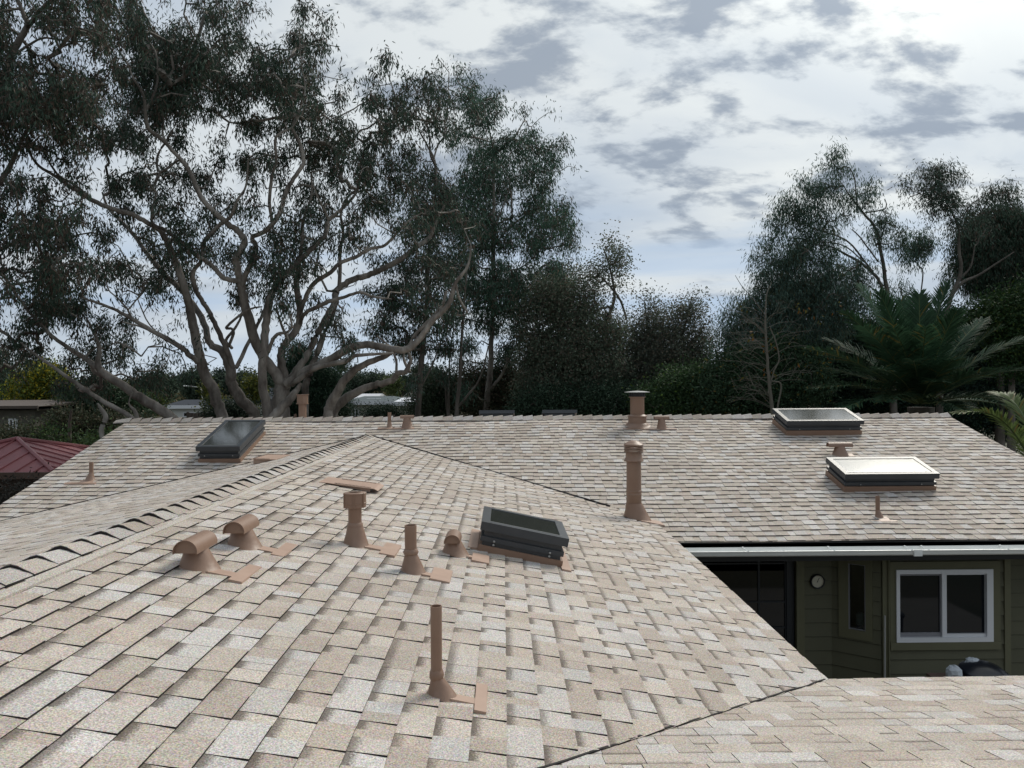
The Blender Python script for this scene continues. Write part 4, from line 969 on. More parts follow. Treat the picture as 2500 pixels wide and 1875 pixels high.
Lm([(805,1150,B+.4,50),(811,1020,B+.3,30),(839,976,B+.2,28),(882,952,B,23),(924,938,B-.1,21),(957,929,B-.2,19),(970,912,B-.3,17),(990,907,B-.4,15),(1002,880,B-.4,11),(995,855,B-.4,8)],12)
Lm([(965,925,B-.2,9),(968,890,B,8),(955,850,B,6),(920,820,B,5)])
Lm([(742,1150,B+1.5,34),(745,962,B+1.5,22),(754,915,B+1.5,21),(773,863,B+1.6,19),(795,806,B+1.7,18),(812,770,B+1.8,16),(825,712,B+1.8,12)])
Lm([(727,775,B,12),(745,730,B-.2,14),(765,693,B-.3,14),(807,665,B-.5,13),(831,641,B-.6,12),(869,627,B-.7,11),(902,608,B-.8,10),(940,599,B-.9,9),(973,565,B-1,8),(1001,537,B-1.1,6),(1030,520,B-1.1,4)])
Lm([(828,700,B+1.2,12),(831,613,B+1.2,11),(838,565,B+1.1,9),(832,520,B+1,8),(850,480,B+1,7),(900,440,B+1,6),(905,400,B+1,4),(895,360,B+1,3)])
Lm([(803,537,B,8),(790,510,B-.2,7),(775,480,B-.4,6),(760,440,B-.5,4)])
Lm([(732,790,B,11),(745,765,B-.3,12),(790,742,B-.5,13),(805,735,B-.6,13),(838,726,B-.7,10),(878,714,B-.9,9),(910,724,B-1,7),(955,730,B-1.1,4)])
Lm([(706,835,B,10),(690,800,B-.4,8),(680,770,B-.6,6),(674,745,B-.6,4)])
Lm([(655,860,B-.6,12),(672,820,B-.9,11),(702,810,B-1.1,8),(712,795,B-1.2,7),(705,760,B-1.2,4)])
Lm([(1000,908,B-.4,10),(985,870,B-.2,8),(1005,830,B-.2,6)])
cl=[(x,y,4) for x in (1000,1050,1100) for y in (500,550,600,650,700)]+cells(lambda x,y:(x<230 and False) or (300<=x<1000 and y<620) or (230<=x<300 and 250<y<780) or (300<=x<450 and y<780) or (450<=x<900 and y>=620) or (900<=x<1100 and y<420) or (200<=x<300 and y<250) and False)
pts=grid_clusters(cl,lambda x,y:B+.5,2.4,19,15,21)
T.grow(pts[RNG.random(len(pts))<.16],rs=1.0)
lv=[sprays(pts,15,.105,.16,.031,GREEN,BROWN,.25,squash=1.5)]
T.finish('gum_tree',tuple(P(650,1150,B)*np.array([1,1,0])+np.array([0,0,GZ])),'huge pale-barked gum tree with many bare twisting stems behind the roof, left of centre','tree',M_BARK,lv,M_LEAF)

# ---- gum at the far left edge, its trunk outside the frame
T=Tree(2); Lm=T.limb; B0=17.0
Lm([(-140,1350,B0,90),(-120,1000,B0,62),(-90,700,B0,50),(-50,450,B0,42),(-5,260,B0,32),(24,150,B0,22),(41,108,B0,20),(66,65,B0,17),(54,27,B0,12),(41,-10,B0,10),(30,-70,B0,6)],12)
Lm([(66,65,B0,15),(80,50,B0-.2,15),(95,30,B0-.3,13),(122,0,B0-.4,12),(150,-50,B0-.4,8)])
Lm([(41,130,B0,8),(70,110,B0+.3,7),(105,93,B0+.5,6),(150,98,B0+.7,6),(185,102,B0+1,5),(230,98,B0+1.2,3)])
Lm([(110,160,B0,4),(120,140,B0+.3,6),(150,115,B0+.5,7),(185,103,B0+.8,5)])
Lm([(-60,500,B0,20),(10,430,B0-.3,16),(60,330,B0-.5,10),(120,250,B0-.6,7),(170,200,B0-.6,4)])
Lm([(-80,640,B0,18),(20,600,B0-.3,12),(80,580,B0-.5,8),(140,540,B0-.6,5)])
cl=cells(lambda x,y:(x<300 and y<250) or (x<230 and y<700))
pts=grid_clusters(cl,B0,1.9,30,15,22,boost=1.35)
T.grow(pts[RNG.random(len(pts))<.18])
T.finish('gum_tree',tuple(np.array([P(-140,1300,B0)[0],B0,GZ])),'dark dense gum tree filling the upper left edge','tree',M_BARKD,[sprays(pts,15,.095,.14,.028,GREEN,BROWN,.38,squash=1.5)],M_LEAF)

# ---- leaning gum lower left
T=Tree(3); Lm=T.limb; B1=19.8
Lm([(520,1130,B1+.8,46),(430,1029,B1+.5,33),(360,983,B1+.2,30),(313,950,B1,27),(257,913,B1-.2,24),(239,891,B1-.3,19),(243,847,B1-.4,11),(224,803,B1-.5,8),(210,774,B1-.6,5)],10)
Lm([(257,913,B1-.2,18),(215,880,B1+.3,16),(173,853,B1+.1,13),(132,825,B1,11),(103,796,B1,10),(66,755,B1,9),(37,715,B1,8),(0,665,B1,6),(-40,620,B1,4)])
Lm([(360,1090,B1-.8,22),(327,1024,B1-.8,15),(257,983,B1-.8,14),(184,935,B1-.8,12),(129,895,B1-.8,9),(85,865,B1-.8,7),(51,836,B1-.8,4)])
Lm([(339,1040,B1-.9,14),(330,1005,B1-1,11),(315,985,B1-1,5),(325,950,B1-1,4)])
Lm([(300,1130,B1-1.5,26),(255,1075,B1-1.5,14),(248,1050,B1-1.5,15),(258,1020,B1-1.5,15),(248,1000,B1-1.6,12),(238,985,B1-1.7,6)])
Lm([(224,803,B1-.5,5),(205,790,B1-.5,3),(190,775,B1-.5,2)])
Lm([(345,870,B1,5),(310,845,B1-.2,5),(280,835,B1-.2,3)])
cl=cells(lambda x,y:(x<450 and y>=780) or (x<230 and y>=700))
pts=grid_clusters(cl,lambda x,y:B1+(1.9 if y>840 else .6),1.3,22,15,23,boost=1.3)
T.grow(pts[RNG.random(len(pts))<.18])
T.finish('gum_tree',tuple(np.array([P(520,1130,B1)[0],B1,GZ])),'leaning gum tree with slanting pale trunk and drooping leaves, lower left','tree',M_BARK,[sprays(pts,15,.11,.155,.030,GREEN,BROWN,.22,squash=1.5)],M_LEAF)

# ---- the tall straight gums right of the big one
T=Tree(4); Lm=T.limb; B2=29.0
Lm([(1180,1120,B2,24),(1186,1000,B2,20),(1197,907,B2,17),(1199,844,B2,16),(1202,776,B2,14),(1205,708,B2,13),(1205,629,B2,12),(1205,505,B2,10),(1205,434,B2,9),(1203,363,B2,6),(1190,300,B2,4),(1180,250,B2,3)],10)
Lm([(1200,949,B2,10),(1225,915,B2-.3,9),(1236,890,B2-.5,7),(1250,860,B2-.6,6),(1280,820,B2-.7,4)])
Lm([(1205,560,B2,6),(1222,520,B2,5),(1240,470,B2,3)]); Lm([(1208,600,B2,6),(1240,560,B2+.3,5),(1290,520,B2+.5,4),(1330,500,B2+.6,3)])
Lm([(1208,720,B2,6),(1250,670,B2+.5,5),(1290,640,B2+.7,4),(1340,590,B2+1,3),(1370,570,B2+1,2)])
Lm([(1203,640,B2,6),(1180,600,B2,4),(1165,540,B2,3)])
cl=cells(lambda x,y:x>=1100)
pts=grid_clusters(cl,B2+.5,2.4,13,15,24,boost=1.25)
T.grow(pts[RNG.random(len(pts))<.14],rs=1.1)
T.finish('gum_tree',tuple(np.array([P(1180,1120,B2)[0],B2,GZ])),'tall straight-trunked gum tree just left of the picture centre','tree',M_BARK,[sprays(pts,16,.16,.18,.034,(.060,.112,.078),BROWN,.18)],M_LEAF)
T=Tree(5); Lm=T.limb; B3=25.5
Lm([(1010,1130,B3,26),(1021,1018,B3,20),(1026,918,B3,17),(1042,760,B3,15),(1045,629,B3,13),(1060,520,B3,10),(1063,405,B3,8),(1042,353,B3,6),(1020,310,B3,4),(1016,259,B3,3)],10)
Lm([(1063,405,B3,7),(1050,375,B3-.3,5),(1046,320,B3-.4,4),(1010,255,B3-.5,3)])
Lm([(1058,392,B3,5),(1070,350,B3+.2,5),(1084,334,B3+.2,4),(1089,273,B3+.3,3)]); Lm([(1084,334,B3+.2,3),(1105,310,B3+.2,2),(1112,290,B3+.2,2)])
Lm([(1115,1130,B3+1,20),(1115,1015,B3+1,13),(1123,918,B3+1,11),(1126,844,B3+1,9),(1131,776,B3+1,7),(1140,650,B3+1,5)])
Lm([(1121,991,B3+1,7),(1150,955,B3+.8,7),(1163,939,B3+.8,6),(1180,900,B3+.7,5),(1192,844,B3+.6,4)])
Lm([(1100,1130,B3+2,14),(1095,990,B3+2,7),(1098,880,B3+2,5),(1108,800,B3+2,3)]); Lm([(1098,1060,B3+2.3,8),(1088,960,B3+2.3,5),(1092,900,B3+2.3,3)])
Lm([(1026,950,B3,6),(1060,880,B3,5),(1080,820,B3,3)])
cl=cells(lambda x,y:(1000<=x<1100 and y>=420) or (900<=x<1000 and y>=620) )
pts=grid_clusters(cl,B3+.5,2.0,15,15,25,boost=1.2)
T.grow(pts[RNG.random(len(pts))<.14],rs=1.1)
T.finish('gum_tree',tuple(np.array([P(1010,1120,B3)[0],B3,GZ])),'slender dark gum tree between the big gum and the tall straight one','tree',M_BARKD,[sprays(pts,15,.14,.17,.033,(.054,.092,.066),BROWN,.28)],M_LEAF)

# ---- trees made of ellipsoid masses
def blob_pts(blobs, Y, dens, seed, leaf_px, per, boost=1.0):
    """blobs: (px,py,rx,ry,coverage 0..1[,dY])"""
    rnd=np.random.default_rng(seed); out_=[]
    for b in blobs:
        px,py,rx,ry,cov=b[:5]; dY=b[5] if len(b)>5 else 0
        lai=-math.log(1-min(cov,.97))*boost*dens; n=max(1,int(2.5*lai*math.pi*rx*ry/leaf_px/per)); m=max(3,n//9)
        lc=[]
        for _ in range(m):
            v=rnd.normal(size=3); v/=np.linalg.norm(v); v*=rnd.random()**.38; lc.append(v)
        for q in range(n):
            v=lc[q%m]+rnd.normal(size=3)*.12; out_.append(P(px+v[0]*rx,py+v[1]*ry,Y+dY+v[2]*rx*Y/F*1.0))
    return np.array(out_)
def blobtree(name,label,cat,Y,limbs,blobs,base_px,leafsize,col,alt,palt,bark,seed,lp,per=14,rad=.2,droop=1.0,boost=1.2,growp=.35,rs=1.0,group=None,lmat=None,boostb=1.0,squash=1.0):
    T=Tree(seed)
    for l in limbs: T.limb([(a,b,Y+(c[1] if len(c)>1 else 0),c[0]) for (a,b,*c) in l])
    pts=blob_pts(blobs,Y,boostb,seed,lp,per,boost)
    if growp: T.grow(pts[np.random.default_rng(seed).random(len(pts))<growp*.4],rs=rs)
    return T.finish(name,(float(P(base_px,1000,Y)[0]),Y,GZ),label,cat,bark,[sprays(pts,per,rad,leafsize[0],leafsize[1],col,alt,palt,droop,squash=squash)],lmat or M_LEAF,group)

# bushy dull broadleaf trees right of centre
OAK=(.115,.150,.105); OAKB=(.17,.145,.11)
blobtree('broadleaf_tree','bushy brownish-green broadleaf tree with a loose pointed top, centre right','tree',27,
 [[(1420,1120,22),(1425,960,18),(1445,860,15),(1475,790,12),(1500,730,9),(1490,660,6),(1475,610,4)],[(1530,780,6),(1515,735,7),(1490,700,6),(1462,670,4)],[(1425,960,12),(1390,880,9),(1360,800,6),(1340,750,4)],[(1445,870,9),(1520,815,8),(1500,800,5)]],
 [(1486,595,20,24,.55),(1500,635,38,30,.65),(1455,655,32,25,.65),(1425,680,28,25,.6),(1515,685,25,22,.45),(1440,720,60,35,.55),(1350,720,55,40,.75),(1320,760,50,45,.8),(1400,770,70,50,.85),(1460,800,60,60,.8),(1380,850,90,70,.9),(1310,850,50,70,.85),(1450,900,80,70,.95),(1360,950,100,60,.97),(1320,700,25,20,.5),(1540,690,14,14,.15)],
 1420,(.085,.05),OAK,OAKB,.28,M_BARKD,31,15,droop=.25,rad=.23,boost=2.1,lmat=M_LEAFT)
blobtree('broadleaf_tree','lower bushy broadleaf tree with wispy upright tips beside the round chimney','tree',28,
 [[(1630,1120,20),(1625,970,15),(1640,880,12),(1665,820,8),(1680,760,5),(1690,725,3)],[(1625,960,10),(1590,880,8),(1580,800,5),(1575,740,3)],[(1645,870,7),(1700,830,5),(1720,790,3)]],
 [(1580,735,26,26,.5),(1600,760,32,27,.55),(1668,745,26,26,.5),(1692,735,22,27,.5),(1708,775,32,32,.6),(1650,785,45,37,.75),(1580,800,50,40,.75),(1540,830,45,45,.8),(1700,830,38,45,.8),(1630,860,80,60,.92),(1560,900,70,60,.95),(1680,910,60,60,.95),(1700,960,70,50,.97),(1580,970,100,50,.97),(1635,720,12,20,.12)],
 1630,(.08,.048),(.108,.130,.098),OAKB,.24,M_BARKD,32,14,droop=.2,rad=.23,boost=2.0,lmat=M_LEAFT)
# dim shrubs and small trees along the back fence
SH=(.048,.068,.040)
def shrub(label,Y,blobs,base,seed,col=SH,alt=None,palt=0,ls=(.09,.045),name='shrub',cat='shrub',group='shrubs behind the roof',trunk=None,droop=.1,boost=1.4,lp=None,per=14,rad=.22,growp=.12,squash=1.0):
    b=trunk or [[(base,1130,14),(base,1050,10),(base+4,1000,6)]]
    lp=lp or max(2.5,ls[0]*ls[1]*.5*.62*(F/Y)**2)
    return blobtree(name,label,cat,Y,b,blobs,base,ls,col,alt,palt,M_BARKD,seed,lp,per,rad=rad,droop=droop,boost=boost,growp=growp,group=group,squash=squash)
shrub('dark leafy shrub under the slender gum, left of the peeking skylights',31,[(1060,990,60,30,.95),(1100,950,45,40,.85),(1050,940,30,30,.6)],1070,41)
shrub('olive-brown shrub directly behind the peeking skylights',30,[(1190,980,70,45,.95),(1250,960,60,60,.95),(1160,930,40,35,.7),(1220,910,35,35,.7)],1210,42,col=(.062,.074,.046),alt=(.11,.085,.06),palt=.3)
shrub('deep green shrub behind the ridge, left of the round chimney',26,[(1330,990,70,40,.97),(1420,985,70,40,.97),(1500,985,60,40,.97)],1400,43,col=(.042,.072,.046))
shrub('bright-edged green shrub right of the round chimney',25,[(1610,985,60,35,.97),(1690,965,60,45,.97),(1730,930,45,40,.9),(1650,940,50,30,.9)],1680,44,col=(.048,.088,.038),alt=(.10,.16,.03),palt=.06)
shrub('mixed green shrub with yellowing leaves behind the bare tree',24,[(1780,960,70,60,.97),(1850,930,60,70,.97),(1900,960,70,60,.97),(1800,900,45,40,.9),(1960,920,60,60,.95),(1890,870,60,45,.92)],1840,45,col=(.044,.080,.042),alt=(.15,.12,.03),palt=.03)
shrub('shadowy tall shrub behind the palm',27,[(2020,880,90,70,.97),(2130,860,90,80,.97),(2050,985,60,40,.97),(2120,985,60,30,.95),(2240,850,90,80,.97),(2350,860,90,90,.97),(2450,850,80,100,.97),(2480,980,80,90,.97),(2340,980,110,80,.97),(2200,950,110,80,.97)],2250,46,col=(.022,.044,.032),alt=(.04,.07,.03),palt=.2,ls=(.11,.05))
shrub('leafy green tree at the right edge above the palm fronds',23,[(2440,780,60,45,.85),(2490,760,45,60,.85),(2500,860,70,60,.9),(2400,760,35,30,.6)],2470,47,col=(.030,.062,.022),alt=(.06,.09,.02),palt=.15,name='broadleaf_tree',cat='tree',group='trees on the right',ls=(.10,.05),trunk=[[(2470,1130,26),(2470,950,18),(2480,830,10),(2490,760,5)]])

# ---- weeping gum on the right
WG=(.078,.130,.102)
blobtree('gum_tree','feathery weeping gum tree with arching thin branches, right of centre','tree',25,
 [[(2190,1120,24),(2180,950,20),(2174,800,15),(2168,730,13),(2156,645,11),(2139,561,9),(2113,527,7),(2080,485,5),(2060,455,3)],[(2164,730,10),(2148,690,9),(2139,675,9),(2101,641,8),(2063,620,7),(2030,603,5),(1985,595,3)],[(2156,700,8),(2120,650,6),(2070,590,5),(2010,565,4),(1950,545,3)],[(2095,520,5),(2090,470,4),(2086,434,4),(2075,410,3)],[(2139,600,6),(2155,570,5),(2166,530,3)],[(2110,520,4),(2155,512,4),(2164,500,3),(2160,485,2)],[(2248,720,4),(2253,666,4),(2245,650,3),(2236,640,2)],[(2170,790,12),(2215,750,8),(2248,720,4)],[(2175,860,14),(2110,800,10),(2040,770,7),(1980,750,5)],[(2145,640,5),(2100,580,4),(2080,560,3)],[(2110,640,4),(2060,600,4),(2000,590,3),(1930,590,2)]],
 [(2046,392,20,26,.65),(2030,415,28,25,.55),(2060,430,25,30,.5),(1965,448,22,18,.65),(1990,470,45,28,.75),(2040,470,50,25,.6),(1925,510,45,28,.75),(1965,520,55,35,.75),(1895,552,30,30,.7),(1880,590,22,30,.6),(2135,462,25,26,.65),(2105,490,28,24,.6),(2145,540,32,28,.65),(2192,552,24,26,.55),(2145,580,28,30,.6),(2227,600,48,40,.8),(2262,585,20,36,.55),(2245,640,28,25,.45),(2010,560,50,35,.6),(2055,520,40,35,.4),(1975,585,50,40,.75),(1950,630,75,38,.65),(2020,620,40,40,.6),(1860,595,20,30,.25),(1850,640,35,40,.45),(1890,660,50,40,.75),(1960,680,80,45,.85),(2050,655,55,35,.6),(2105,675,35,50,.7),(1990,730,100,55,.93),(1900,740,80,55,.93),(1830,750,45,50,.65),(2070,730,50,50,.7),(2150,740,40,40,.5),(2200,690,20,35,.5),(2220,730,30,30,.5),(1800,800,40,45,.75),(1770,830,35,40,.65),(1880,820,100,50,.95),(1990,810,80,50,.95),(1850,880,100,40,.95)],
 2180,(.15,.024),WG,(.07,.075,.04),.2,M_BARKD,51,10,droop=1.1,rad=.17,boost=1.0,per=15,growp=.35,rs=.9,lmat=M_LEAFT)
blobtree('gum_tree','thin-crowned gum tree standing against the bright sky at right','tree',24,
 [[(2290,1130,24),(2300,850,16),(2320,730,13),(2345,671,11),(2341,603,9),(2339,552,8),(2325,520,5),(2300,470,3)],[(2325,720,9),(2350,690,9),(2392,670,7),(2430,645,5),(2476,615,3)],[(2345,680,6),(2370,650,5),(2380,600,3)],[(2339,560,4),(2352,530,4),(2370,500,3),(2420,470,2)],[(2330,520,4),(2290,500,3),(2240,470,2)]],
 [(2285,410,35,22,.5),(2260,425,28,20,.45),(2310,430,40,28,.7),(2285,450,45,28,.7),(2225,452,24,20,.5),(2215,475,14,18,.4),(2300,490,42,30,.75),(2340,500,34,30,.6),(2330,535,35,25,.55),(2290,530,25,20,.5),(2265,500,22,20,.4),(2430,460,40,26,.65),(2465,485,28,22,.55),(2405,475,25,25,.5),(2370,510,18,30,.45),(2315,680,22,18,.5),(2385,560,35,35,.5)],
 2300,(.14,.024),(.066,.098,.074),BROWN,.2,M_BARKD,52,10,droop=.9,rad=.16,boost=.95,per=14,growp=.4,rs=.9)
blobtree('gum_tree','dense dark weeping tree at the right edge','tree',26,
 [[(2440,1130,30),(2440,900,22),(2435,760,16),(2430,680,12),(2425,600,8)],[(2440,780,12),(2480,690,9),(2500,600,6)]],
 [(2370,600,48,40,.85),(2400,560,55,45,.9),(2440,530,55,35,.9),(2490,560,50,55,.93),(2540,600,60,90,.9),(2420,630,75,55,.96),(2480,650,60,60,.96),(2360,640,40,40,.85),(2390,690,50,35,.85),(2450,710,60,35,.85),(2500,720,50,45,.9),(2430,590,70,50,.96),(2440,760,30,18,.4),(2335,620,18,25,.5)],
 2440,(.15,.026),(.044,.076,.052),(.08,.07,.052),.25,M_BARKD,53,10,droop=1.3,rad=.20,boost=1.4,per=15,growp=.2)

# ---- bare pale sapling in front of it
T=Tree(61); BY=21.5
T.limb([(1892,1110,BY,14),(1885,1004,BY,12),(1875,898,BY,9),(1869,806,BY,7),(1869,760,BY,5),(1872,717,BY,4),(1884,690,BY,2)],8)
T.limb([(1900,1110,BY-.1,9),(1898,1004,BY-.1,6),(1907,940,BY-.1,5),(1885,930,BY-.1,4)],6); T.limb([(1875,960,BY,5),(1890,905,BY,5),(1902,877,BY,4),(1894,835,BY,4),(1880,800,BY,3)],6)
rnd=random.Random(5)
T.limb([(1872,820,BY,3),(1840,790,BY,3),(1801,763,BY,2),(1765,750,BY,2),(1750,721,BY,1.5)],5,.3); T.limb([(1868,770,BY,3),(1835,725,BY,2.5),(1812,700,BY,2),(1795,672,BY,1.5)],5,.3)
for k in range(46):
    sgn=rnd.choice((-1,-1,1)); y0=rnd.uniform(780,1000); ln=rnd.uniform(50,150)*(.6+.4*(y0-700)/300); x0=1869+(y0-717)/(1004-717)*14
    dx=sgn*ln; up=rnd.uniform(-.1,.65)*ln; dY=rnd.uniform(-1.2,1.2)
    pts_=[(x0,y0,BY,1.7),(x0+dx*.35,y0-up*.55-6,BY+dY*.35,1.3),(x0+dx*.7,y0-up*.85-4,BY+dY*.7,.9),(x0+dx,y0-up+rnd.uniform(-4,14),BY+dY,.6)]
    T.limb(pts_,4,.5)
    for q in range(2):
        a=pts_[1+q]; T.limb([(a[0],a[1],a[2],.9),(a[0]+dx*.18,a[1]-rnd.uniform(-8,25),a[2]+.1,.8),(a[0]+dx*.36,a[1]-rnd.uniform(-10,35),a[2]+.2,.6)],4,.5)
pts=np.array([P(rnd.uniform(1800,2040),rnd.uniform(740,960),BY+rnd.uniform(-.8,.8)) for _ in range(34)])
T.finish('bare_tree',(float(P(1890,1000,BY)[0]),BY,GZ),'almost leafless pale sapling with fine twigs beside the upper right skylight','tree',mat('pale_twig_bark',(.13,.12,.095),.8),[sprays(pts[:14],5,.10,.12,.05,(.15,.13,.03),(.2,.09,.02),.4,.8)],M_LEAF)

# ---- palms
M_PALM=leaf_mat('palm_frond',.22,.55,.22)
def frond(base, tip, up, width, seed, col, lv, mb, n=84, sag=.12, ll=.42):
    """feather frond from base to tip (3d), bulging along up"""
    rnd=np.random.default_rng(seed); base=np.array(base,float); tip=np.array(tip,float); L_=np.linalg.norm(tip-base); up=np.array(up,float)
    ts=np.linspace(0,1,15); q=[base+(tip-base)*t+up*(math.sin(math.pi*min(t*1.0,1))*L_*sag) for t in ts]
    mb.tube(q,[.022*(1-t)**.8+.004 for t in ts],5)
    q=np.array(q)
    for side in (-1,1):
        t=np.linspace(.16,1,n); px_=np.array([np.interp(t,ts,q[:,i]) for i in range(3)]).T
        tg=np.array([np.interp(np.minimum(t+.03,1),ts,q[:,i])-np.interp(t-.03,ts,q[:,i]) for i in range(3)]).T; tg/=np.linalg.norm(tg,axis=1,keepdims=True)
        s=np.cross(tg,up[None,:]); s/=np.linalg.norm(s,axis=1,keepdims=True)+1e-9
        nn=np.cross(s,tg)
        fwd=.55+.75*t; d=s*side*rnd.uniform(.7,1.0,(n,1))+tg*fwd[:,None]+nn*rnd.uniform(-.1,.45,(n,1))+rnd.normal(size=(n,3))*.035; d/=np.linalg.norm(d,axis=1,keepdims=True)
        ln=ll*(np.sin(np.pi*np.clip(t*.86+.10,0,1))**.55)*rnd.uniform(.85,1.1,n)*width
        w_=np.full(n,.036)*width; g=np.array([0,0,-1.])
        e1=px_+d*ln[:,None]*.55; e2=px_+d*ln[:,None]+g*(ln*.10)[:,None]
        # blade turned to face mostly up
        wd=np.cross(d,nn); wd/=np.linalg.norm(wd,axis=1,keepdims=True)
        c=np.array(col)[None,:]*rnd.uniform(.7,1.3,(n,1)); yl=rnd.random(n)<.05; c[yl]=np.array((.16,.13,.04))
        v1=np.stack([px_-wd*w_[:,None]*.35,px_+wd*w_[:,None]*.35,e1+wd*w_[:,None]*.5,e1-wd*w_[:,None]*.5],1)
        v2=np.stack([e1-wd*w_[:,None]*.5,e1+wd*w_[:,None]*.5,e2+wd*w_[:,None]*.06,e2-wd*w_[:,None]*.06],1)
        for v in (v1,v2): lv.append((v,np.repeat(c[:,None,:],4,axis=1)))
def palm(label,base_px,Y,tips,seed,col,trunk_r=.28,group=None,width=1.0,ll=.45,extra=0,sag=.10):
    c=P(base_px[0],base_px[1],Y); mb=MB(); lv=[]
    mb.tube([(c[0]-.05,Y,GZ),(c[0],Y,(c[2]+GZ)/2),(c[0],Y,c[2]-.1)],[trunk_r*1.25,trunk_r,trunk_r*1.15],14)
    k=seed
    e=empty('palm_tree',(float(c[0]),Y,GZ),label,'palm',group)
    mb.build('trunk',M_BARKD,e,smooth=True)
    fm=[]; 
    for (px,py,dY) in tips:
        k+=1; t=P(px,py,Y+dY); b=c+np.array([(t[0]-c[0])*.05,dY*.04,0]); out=t-c; up=np.array([0,0,1.])+np.array([-out[0]*.10,-dY*.12,0]); up/=np.linalg.norm(up)
        m2=MB(); l2=[]; frond(b,t,up,width,k,np.array(col)*random.uniform(.75,1.25),l2,m2,sag=sag,ll=ll)
        fo=leaf_object('frond',l2,M_PALM,e); m2.build('midrib',M_RIB,fo,smooth=True)
    return e
M_RIB=mat('frond_rib',(.10,.13,.05),.5)
PC=(2248,985)
tips=[(2147,715,-.6),(2067,765,-.9),(2110,800,-1.8),(1970,850,-1.2),(1985,948,-1.5),(2010,900,.8),(2244,720,-.2),(2200,735,.9),(2310,694,.2),(2378,728,-.6),(2335,760,-1.6),(2437,800,-.9),(2497,826,-.5),(2500,900,-1.2),(2420,905,-2.0),(2180,800,-2.2),(2260,800,-2.4),(2050,1000,-1.9),(2140,900,-2.6),(2330,880,-2.4),(2100,700,1.4),(2400,780,1.4),(2480,980,-1.2),(2160,980,-2.4),(2350,1000,-2.0),(2020,830,1.5),(2290,930,-2.6),(2520,1010,.6),(2230,880,-2.8)]
palm('large date palm with long dark arching fronds behind the roof at right',PC,20.0,tips,70,(.046,.098,.052),width=1.0,ll=.70,sag=.07)
palm('smaller palm off the roof corner, its pale green frond arching over the right edge',(2560,1200),15.4,[(2330,1010,-.3),(2600,900,.5),(2760,1000,0),(2440,1180,-1.0),(2420,960,1.6),(2650,940,-.8),(2800,1100,.6)],120,(.14,.19,.065),width=.9,ll=.46,sag=.24,trunk_r=.2)

# ------------------------------------------------------------------ background: ground, hills, houses, far trees
M_GROUND=mat('garden_ground',(.075,.068,.042),.95,noise=(.6,.8,(.045,.055,.028)),bump=(3,.3,.05))
mb=MB(); S=1500; mb.poly([(-S,-S,GZ),(S,-S,GZ),(S,S,GZ),(-S,S,GZ)]); tag(mb.build('ground',M_GROUND),kind='structure')
M_PAVE=mat('concrete_patio',(.22,.21,.19),.9,noise=(2,.5,(.17,.16,.15)))
mb=MB(); mb.poly([(XE-.3,Y3-.3,GZ+.02),(9,Y3-.3,GZ+.02),(9,YBK,GZ+.02),(XE-.3,YBK,GZ+.02)]); tag(mb.build('patio',M_PAVE),kind='structure')
# low rise of land far off
M_HILL=mat('scrub_hill',(.075,.075,.042),.95,noise=(.12,.9,(.14,.11,.06)),bump=(.8,.6,.4))
mb=MB(); nx,ny=60,10; hv=[]
def hill(x,y):
    t=(y-95)/120.0; return GZ-.05+6.2*math.sin(math.pi*min(max(t,0),1))**.7*(.8+.25*math.sin(x*.021+1)+.1*math.sin(x*.07))
for i in range(nx):
    for j in range(ny):
        X0,X1=-260+520*i/nx,-260+520*(i+1)/nx; Y0,Y1=95+120*j/ny,95+120*(j+1)/ny
        mb.poly([(X0,Y0,hill(X0,Y0)),(X1,Y0,hill(X1,Y0)),(X1,Y1,hill(X1,Y1)),(X0,Y1,hill(X0,Y1))])
tag(mb.build('hills',M_HILL,merge=True),kind='structure')

